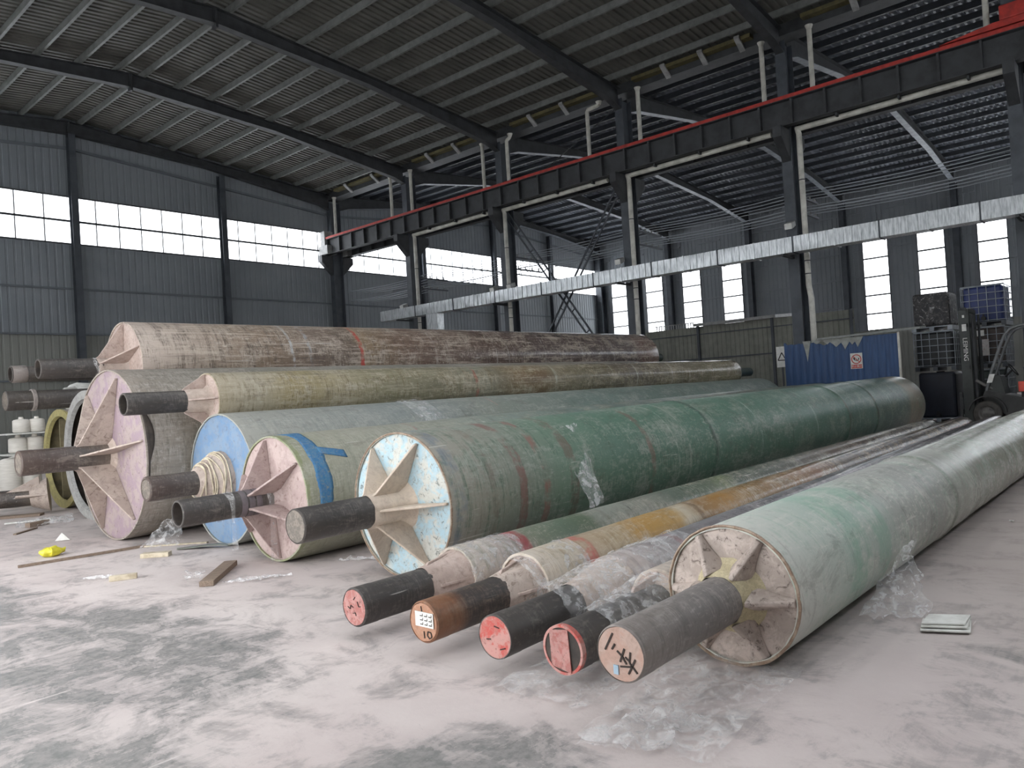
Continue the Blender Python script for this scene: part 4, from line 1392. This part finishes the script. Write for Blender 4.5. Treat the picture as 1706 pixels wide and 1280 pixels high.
obj('ledge_sheet', MB().ext([(xb-.08, 5.2, 2.68), (xb-.08, 8.0, 2.62), (xb+.6, 8.0, 2.66), (xb+.6, 5.2, 2.74)], (0, 0, .05)), simple('pale ledge sheet', '8f918e', '777a78', 5), r)

sg = thing('no_fire_sign', (xb-.02, 6.92, 1.7), 'white sign with a red ringed no-fire symbol on the blue screen', 'sign')
obj('sign_board', MB().box(xb-.028, xb-.016, 6.75, 7.08, 1.7, 2.15), M['white'], sg)
red = simple('sign red', 'b8433c', None)
ring = MB()
for i in range(32):
    a, b = 2*math.pi*i/32, 2*math.pi*(i+1)/32
    ring.bar((xb-.031, 6.915+.125*math.cos(a), 1.975+.125*math.sin(a)), (xb-.031, 6.915+.125*math.cos(b), 1.975+.125*math.sin(b)), .026, .004, (1, 0, 0))
ring.bar((xb-.031, 6.915+.09, 1.975+.09), (xb-.031, 6.915-.09, 1.975-.09), .022, .004, (1, 0, 0))
obj('red_ring', ring, red, sg)
ic = MB()
ic.bar((xb-.0295, 6.98, 1.96), (xb-.0295, 6.86, 1.925), .02, .002, (1, 0, 0))
ic.ext([(xb-.029, 6.985, 1.965), (xb-.029, 6.95, 1.96), (xb-.029, 6.955, 2.0), (xb-.029, 6.975, 2.05), (xb-.029, 7.0, 2.0)], (-.001, 0, 0))
ic.ext([(xb-.029, 6.87, 1.95), (xb-.029, 6.84, 1.95), (xb-.029, 6.835, 1.99), (xb-.029, 6.86, 2.02)], (-.001, 0, 0))
obj('flame_symbol', ic, M['ink'], sg)
obj('red_band', MB().box(xb-.031, xb-.027, 6.77, 7.06, 1.715, 1.82), red, sg)
obj('lettering', xform(text_mb('禁止烟火', .075), (0, -1, 0), (0, 0, 1), (xb-.0325, 6.915, 1.767)), M['white'], sg)
tag(obj('warning_board', MB().box(23.6, 23.62, 9.15, 9.5, 1.9, 2.55), M['white']), 'pale warning board with a black triangle, left of the blue screen', 'sign')
wt = bpy.data.objects[-1] if False else None
tri = MB()
P3 = [(23.592, 9.45, 2.12), (23.592, 9.2, 2.12), (23.592, 9.325, 2.36)]
for a, b in zip(P3, P3[1:]+P3[:1]):
    tri.bar(a, b, .03, .006, (1, 0, 0))
wbd = [o for o in COL.objects if o.name == 'warning_board'][0]
obj('triangle_mark', tri, M['ink'], wbd, local=True)
obj('board_leg', MB().box(23.6, 23.63, 9.3, 9.35, 0, 1.9), M['steel_grey'], wbd, local=True)

# khaki partition booth in the right bay
kh = simple('khaki partition sheet', '85867c', '75766d', 2, .55)
r = thing('partition_wall', (30, 15, 0), 'khaki sheet partition with a sloping ledge and thin posts, back right', 'partition')
mb = MB()
corr(mb, 9.0, 20.5, .2, .05, .02, lambda u, d, t: (30+d, u, t), 0, 3.98)
obj('sheet_panel', mb, kh, r)
g = MB()
for y in (15.42, 12.15, 18.6, 9.1):
    g.box(29.9, 30.0, y-.05, y+.05, 0, 4.0)
obj('partition_post', g, M['steel_grey'], r)
g = MB()
g.box(29.92, 30, 9, 20.5, 2.55, 2.6)
g.box(29.92, 30, 9, 20.5, 3.62, 3.66)
obj('partition_rail', g, M['steel_grey'], r)
obj('partition_ledge', MB().ext([(29.7, 11.9, 3.98), (29.7, 15.5, 3.98), (31.5, 15.5, 4.1), (31.5, 11.9, 4.1)], (0, 0, .12)), M['bracket'], r)
g = MB()
for i in range(16):
    g.box(30.1, 30.13, 15.7+i*.12, 15.73+i*.12, 3.98, 4.16)
g.box(30.1, 30.13, 15.6, 17.6, 4.16, 4.2)
obj('ledge_railing', g, M['bracket'], r)

# ------------------------------------------------------------------ tank cages
tube_m = simple('galvanised cage tube', '9aa0a6', '7f858b', 6, .45)


def ibc(x, y, z, h, tankmat, lab, cage=True, extra=None, w=1.06, dp=1.2):
    r = thing('cage_tank', (x+dp/2, y+w/2, z), lab, 'tank', 'caged liquid tanks')
    p = MB()
    p.box(x, x+dp, y, y+w, z+.10, z+.13)
    for yy in (y, y+w/2-.06, y+w-.12):
        p.box(x, x+dp, yy, yy+.12, z, z+.10)
    obj('pallet', p, tube_m if not cage else M['steel_grey'], r)
    t = MB().box(x+.05, x+dp-.05, y+.05, y+w-.05, z+.13, z+h-.03)
    obj('tank_body', t, tankmat, r, bevel=.07)
    obj('filler_cap', MB().cyl((x+dp/2, y+w/2, z+h-.04), (x+dp/2, y+w/2, z+h+.0), .11, None, 16), M['black'], r, smooth=40)
    v = MB().cyl((x-.07, y+w/2, z+.22), (x+.06, y+w/2, z+.22), .06, None, 12)
    v.box(x-.05, x-.02, y+w/2-.02, y+w/2+.02, z+.24, z+.33)
    obj('outlet_valve', v, M['black'], r, smooth=40)
    if cage:
        cg = MB()
        for zz in [z+.16+(h-.2)*i/5 for i in range(6)]:
            cg.tube([(x, y, zz), (x, y+w, zz)], .011, 6)
            cg.tube([(x, y, zz), (x+dp, y, zz)], .011, 6)
            cg.tube([(x+dp, y, zz), (x+dp, y+w, zz)], .011, 6)
            cg.tube([(x, y+w, zz), (x+dp, y+w, zz)], .011, 6)
        for i in range(6):
            yy = y+w*i/5
            cg.tube([(x-.012, yy, z+.13), (x-.012, yy, z+h-.03)], .011, 6)
            cg.tube([(x+dp, yy, z+.13), (x+dp, yy, z+h-.03)], .011, 6)
            xx = x+dp*i/5
            cg.tube([(xx, y, z+.13), (xx, y, z+h-.03)], .011, 6)
            cg.tube([(xx, y+w, z+.13), (xx, y+w, z+h-.03)], .011, 6)
        cg.tube([(x-.01, y, z+h-.02), (x-.01, y+w, z+h-.02)], .018, 8)
        obj('cage', cg, tube_m, r)
    return r


tk_dark = simple('black grimy tank', '2a2d2f', '1d1f22', 4, .5)
tk_navy = simple('dark navy tank', '1e2330', '181c27', 4, .5)
tk_blue = simple('blue tank', '28376e', '212f5c', 3, .5)
tk_green = simple('dark green grey tank', '34403c', '2a3330', 3, .5)
tk_brown = simple('grimy brown tank', '4a3f3a', '332d2b', 4, .55)
xi = 24.75
ibc(xi, 4.75, 0, 1.48, tk_navy, 'bottom tank of the left stack behind the green roller end', cage=False)
ibc(xi, 4.75, 1.5, 1.16, tk_dark, 'middle caged black tank of the left stack, above the navy one')
b = ibc(xi, 4.78, 2.67, 1.14, m_plate('black tank with white drips', '26272a', '2f3033', 'b5b5b3', .5, .8, 31, 2.6), 'topmost tank of the left stack, black with white spatter', cage=False)
ibc(xi, 3.5, 0, 1.48, tk_green, 'bottom caged tank of the right stack behind the forklift mast')
b = ibc(xi, 3.5, 1.5, 1.16, tk_brown, 'middle caged grimy brown tank of the right stack, with a paper sheet')
lb = MB().box(xi-.04, xi-.03, 3.9, 4.22, 1.85, 2.3)
obj('paper_sheet', lb, m_plate('printed paper', 'b9b4b0', 'a8a3a0', '8d4a48', .5, .7, 33, 6), b)
obj('paper_sheet', MB().box(xi-.04, xi-.03, 4.0, 4.2, 2.4, 2.56), M['white'], b)
ibc(xi, 3.46, 2.67, 1.16, tk_blue, 'topmost blue caged tank of the right stack')

# ------------------------------------------------------------------ forklift
xf = 22.75
r = thing('forklift', (xf+.5, 2.9, 0), 'dark forklift with a tall mast and lettered rail, cut by the right photo edge', 'forklift')
fk = simple('dark forklift paint', '2f3431', '262a28', 5, .5)
fk2 = simple('charcoal forklift panel', '3c3c3b', '2d2d2c', 4, .6)
for k, x in enumerate((xf, xf+.82)):
    m = MB()
    m.box(x, x+.06, 4.0, 4.24, .12, 3.05)
    m.box(x-.02, x+.0, 4.0, 4.03, .12, 3.05)
    m.box(x+.06, x+.10, 4.0, 4.03, .12, 3.05)
    mo = obj('mast_rail', m, fk, r, bevel=.006)
    inner = MB().box(x+.065, x+.11, 4.06, 4.2, .3, 3.12)
    obj('inner_rail', inner, M['steel_dark'], r)
    obj('lift_cylinder', MB().cyl((x+.14, 3.95, .3), (x+.14, 3.95, 2.3), .05, None, 14).cyl((x+.14, 3.95, 2.3), (x+.14, 3.95, 2.95), .03, None, 12), M['steel_dark'], r, smooth=40)
    obj('lift_chain', MB().box(x+.12, x+.16, 4.1, 4.13, .9, 3.0), M['black'], r)
    if k == 0:
        tx = text_mb('LEIMING', .155)
        for v in tx.v:
            v.x *= 1.05
            v.y *= .95
        # reads downwards: letters' right is world down
        obj('lettering', xform(tx, (0, 0, -1), (0, -1, 0), (x-.024, 4.12, 2.02)), M['white'], mo, bevel=0)
        obj('sticker', MB().box(x-.024, x-.02, 4.07, 4.17, 2.5, 2.68), M['white'], mo)
        obj('sticker', MB().box(x-.024, x-.02, 4.1, 4.15, 2.85, 2.92), M['white'], mo)
cb = MB()
for z in (.35, 1.5, 2.6, 2.98):
    cb.box(xf, xf+.9, 4.0, 4.06, z, z+.1)
obj('mast_crossbeam', cb, fk, r)
obj('fork_carriage', MB().box(xf-.05, xf+.95, 4.26, 4.31, .35, .45).box(xf-.05, xf+.95, 4.26, 4.31, .78, .88).box(xf+.05, xf+.12, 4.26, 4.31, .35, .88).box(xf+.78, xf+.85, 4.26, 4.31, .35, .88), M['steel_dark'], r)
for x in (xf+.15, xf+.65):
    obj('fork', MB().ext([(x, 4.31, .9), (x, 4.36, .9), (x, 4.37, .12), (x, 5.35, .08), (x, 5.35, .06), (x, 4.31, .06)], (.12, 0, 0)), M['steel_dark'], r)
hubm = simple('dusty wheel hub', '6e6c68', '4b4a47', 9, .6)
tyre = simple('dusty tyre rubber', '4b4844', '3a3835', 9, .8)
for (y, rad, xx) in ((3.72, .33, xf-.08), (3.72, .33, xf+.80), (1.95, .28, xf-.04), (1.95, .28, xf+.80)):
    w = thing('wheel', (0, 0, 0), None, None)
    w.parent = None
    bpy.data.objects.remove(w)
    wo = MB()
    prf = [(-.0, rad*.62), (0, rad*.93), (.025, rad), (.20, rad), (.225, rad*.93), (.225, rad*.62)]
    wo.lathe([(xx+a, b) for a, b in prf], 36, 0, 0, y, rad)
    wt = obj('wheel', wo, tyre, r, smooth=40)
    h = MB().lathe([(xx+.03, rad*.63), (xx+.05, rad*.5), (xx+.01, rad*.3), (xx+.01, 0)], 28, 0, 0, y, rad)
    h.lathe([(xx+.2, rad*.63), (xx+.19, 0)], 28, 0, 0, y, rad)
    for q in range(6):
        a = q*math.pi/3
        h.cyl((xx+.0, y+math.cos(a)*rad*.4, rad+math.sin(a)*rad*.4), (xx+.04, y+math.cos(a)*rad*.4, rad+math.sin(a)*rad*.4), .022, None, 8)
    obj('wheel_hub', h, hubm, wt, smooth=40)
fd = MB()
pts = []
for q in range(11):
    a = math.pi*(.05+.95*q/10)
    pts.append((xf-.10, 3.72+math.cos(a)*.42, .36+math.sin(a)*.42))
for a, b in zip(pts[:-1], pts[1:]):
    fd.bar(Vector(a)+Vector((.14, 0, 0)), Vector(b)+Vector((.14, 0, 0)), .28, .03, (0, 0, 1) if abs(a[1]-b[1]) > .01 else (0, 1, 0))
obj('fender', fd, fk2, r)
ch = MB().ext([(xf+.02, 3.3, .25), (xf+.02, 3.85, .72), (xf+.02, 3.75, .95), (xf+.02, 3.25, .80), (xf+.02, 2.6, .62), (xf+.02, 1.6, .62), (xf+.02, 1.6, .25)], (.86, 0, 0))
obj('chassis', ch, fk2, r, bevel=.02)
obj('cowl', MB().ext([(xf+.08, 3.72, .9), (xf+.08, 3.55, 1.3), (xf+.08, 3.4, 1.3), (xf+.08, 3.3, .8)], (.74, 0, 0)), fk, r, bevel=.02)
obj('engine_hood', MB().box(xf+.08, xf+.82, 1.75, 2.98, .62, .98), fk2, r, bevel=.03)
side = simple('red orange side panel', 'd0432c', 'b5371f', 5, .4)
sp = obj('side_panel', MB().box(xf-.02, xf+.06, 1.5, 3.02, .86, 1.12), side, r, bevel=.015)
obj('panel_emblem', MB().ball((xf-.022, 2.76, .99), .006, .10, .09, 16, 8).box(xf-.03, xf-.02, 2.6, 2.9, .93, .95), simple('pale green emblem', '9fb59a', None), sp)
obj('number_mark', xform(text_mb('叉', .16), (0, -1, 0), (0, 0, 1), (xf-.012, 2.8, .56)), M['white'], sp)
obj('seat', MB().box(xf+.25, xf+.68, 2.3, 2.75, .98, 1.12).ext([(xf+.25, 2.32, 1.1), (xf+.25, 2.22, 1.65), (xf+.25, 2.12, 1.65), (xf+.25, 2.2, 1.1)], (.43, 0, 0)), M['black'], r, bevel=.03)
cw = MB().ext([(xf, 1.75, .22), (xf, 1.75, 1.0), (xf, 1.35, 1.0), (xf, 1.15, .8), (xf, 1.2, .3)], (.9, 0, 0))
obj('counterweight', cw, side, r, bevel=.04)
st = MB()
st.tube([(xf+.46, 3.35, 1.25), (xf+.46, 3.18, 1.42)], .025, 8)
n = 20
st.tube([(xf+.46+.18*math.cos(2*math.pi*i/n), 3.17+.10*math.sin(2*math.pi*i/n), 1.43+.15*math.sin(2*math.pi*i/n)) for i in range(n+1)], .015, 6)
obj('steering_wheel', st, M['black'], r, smooth=50)
lv = MB()
for q in range(3):
    lv.tube([(xf+.62+.07*q, 3.42, 1.25), (xf+.62+.07*q, 3.33, 1.5)], .012, 6)
    lv.ball((xf+.62+.07*q, 3.33, 1.51), .025, .025, .025, 8, 6)
obj('control_lever', lv, M['black'], r)
grd = simple('grey guard tube', '6b6d6e', '57595a', 5, .4)
for k, x in enumerate((xf+.05, xf+.86)):
    pts = [(x, 3.72, .92), (x, 3.62, 1.3), (x, 3.38, 2.0), (x, 3.25, 2.32), (x, 3.12, 2.46), (x, 2.92, 2.53), (x, 2.6, 2.55), (x, 1.8, 2.55), (x, 1.65, 2.45), (x, 1.6, 2.2), (x, 1.6, .98)]
    g = obj('guard_frame', MB().tube(pts, .038, 10), grd, r, smooth=50)
    if k == 0:
        obj('sticker', MB().ext([(x-.045, 3.58, 1.12), (x-.045, 3.7, 1.12), (x-.045, 3.63, 1.34), (x-.045, 3.51, 1.34)], (.006, 0, 0)), M['white'], g)
gb = MB()
for q in range(7):
    yy = 2.85-q*.17
    gb.box(xf+.05, xf+.86, yy-.02, yy+.02, 2.53, 2.57)
obj('guard_bar', gb, grd, r)
tl = MB().tube([(xf+.1, 3.95, 1.2), (xf+.1, 3.6, .95)], .04, 10)
obj('tilt_cylinder', tl, hubm, r, smooth=40)
# drum behind the forklift
d = thing('blue_drum', (24.4, 2.2, 0), 'dark blue drum standing behind the forklift seat', 'drum')
M['drum'] = simple('dark blue drum', '262d52', '1f2444', 4, .5)
db = MB().loft([((26.2, 2.9, .0), .42), ((26.2, 2.9, .42), .42), ((26.2, 2.9, .44), .44), ((26.2, 2.9, .46), .42), ((26.2, 2.9, .9), .42), ((26.2, 2.9, .92), .44), ((26.2, 2.9, .94), .42), ((26.2, 2.9, 1.42), .42)], 32)
d.location = (26.2, 2.9, 0)
obj('drum_body', db, M['drum'], d, smooth=40)
obj('drum_lid', MB().cyl((26.2, 2.9, 1.42), (26.2, 2.9, 1.45), .435, None, 32), M['drum'], d, smooth=40)
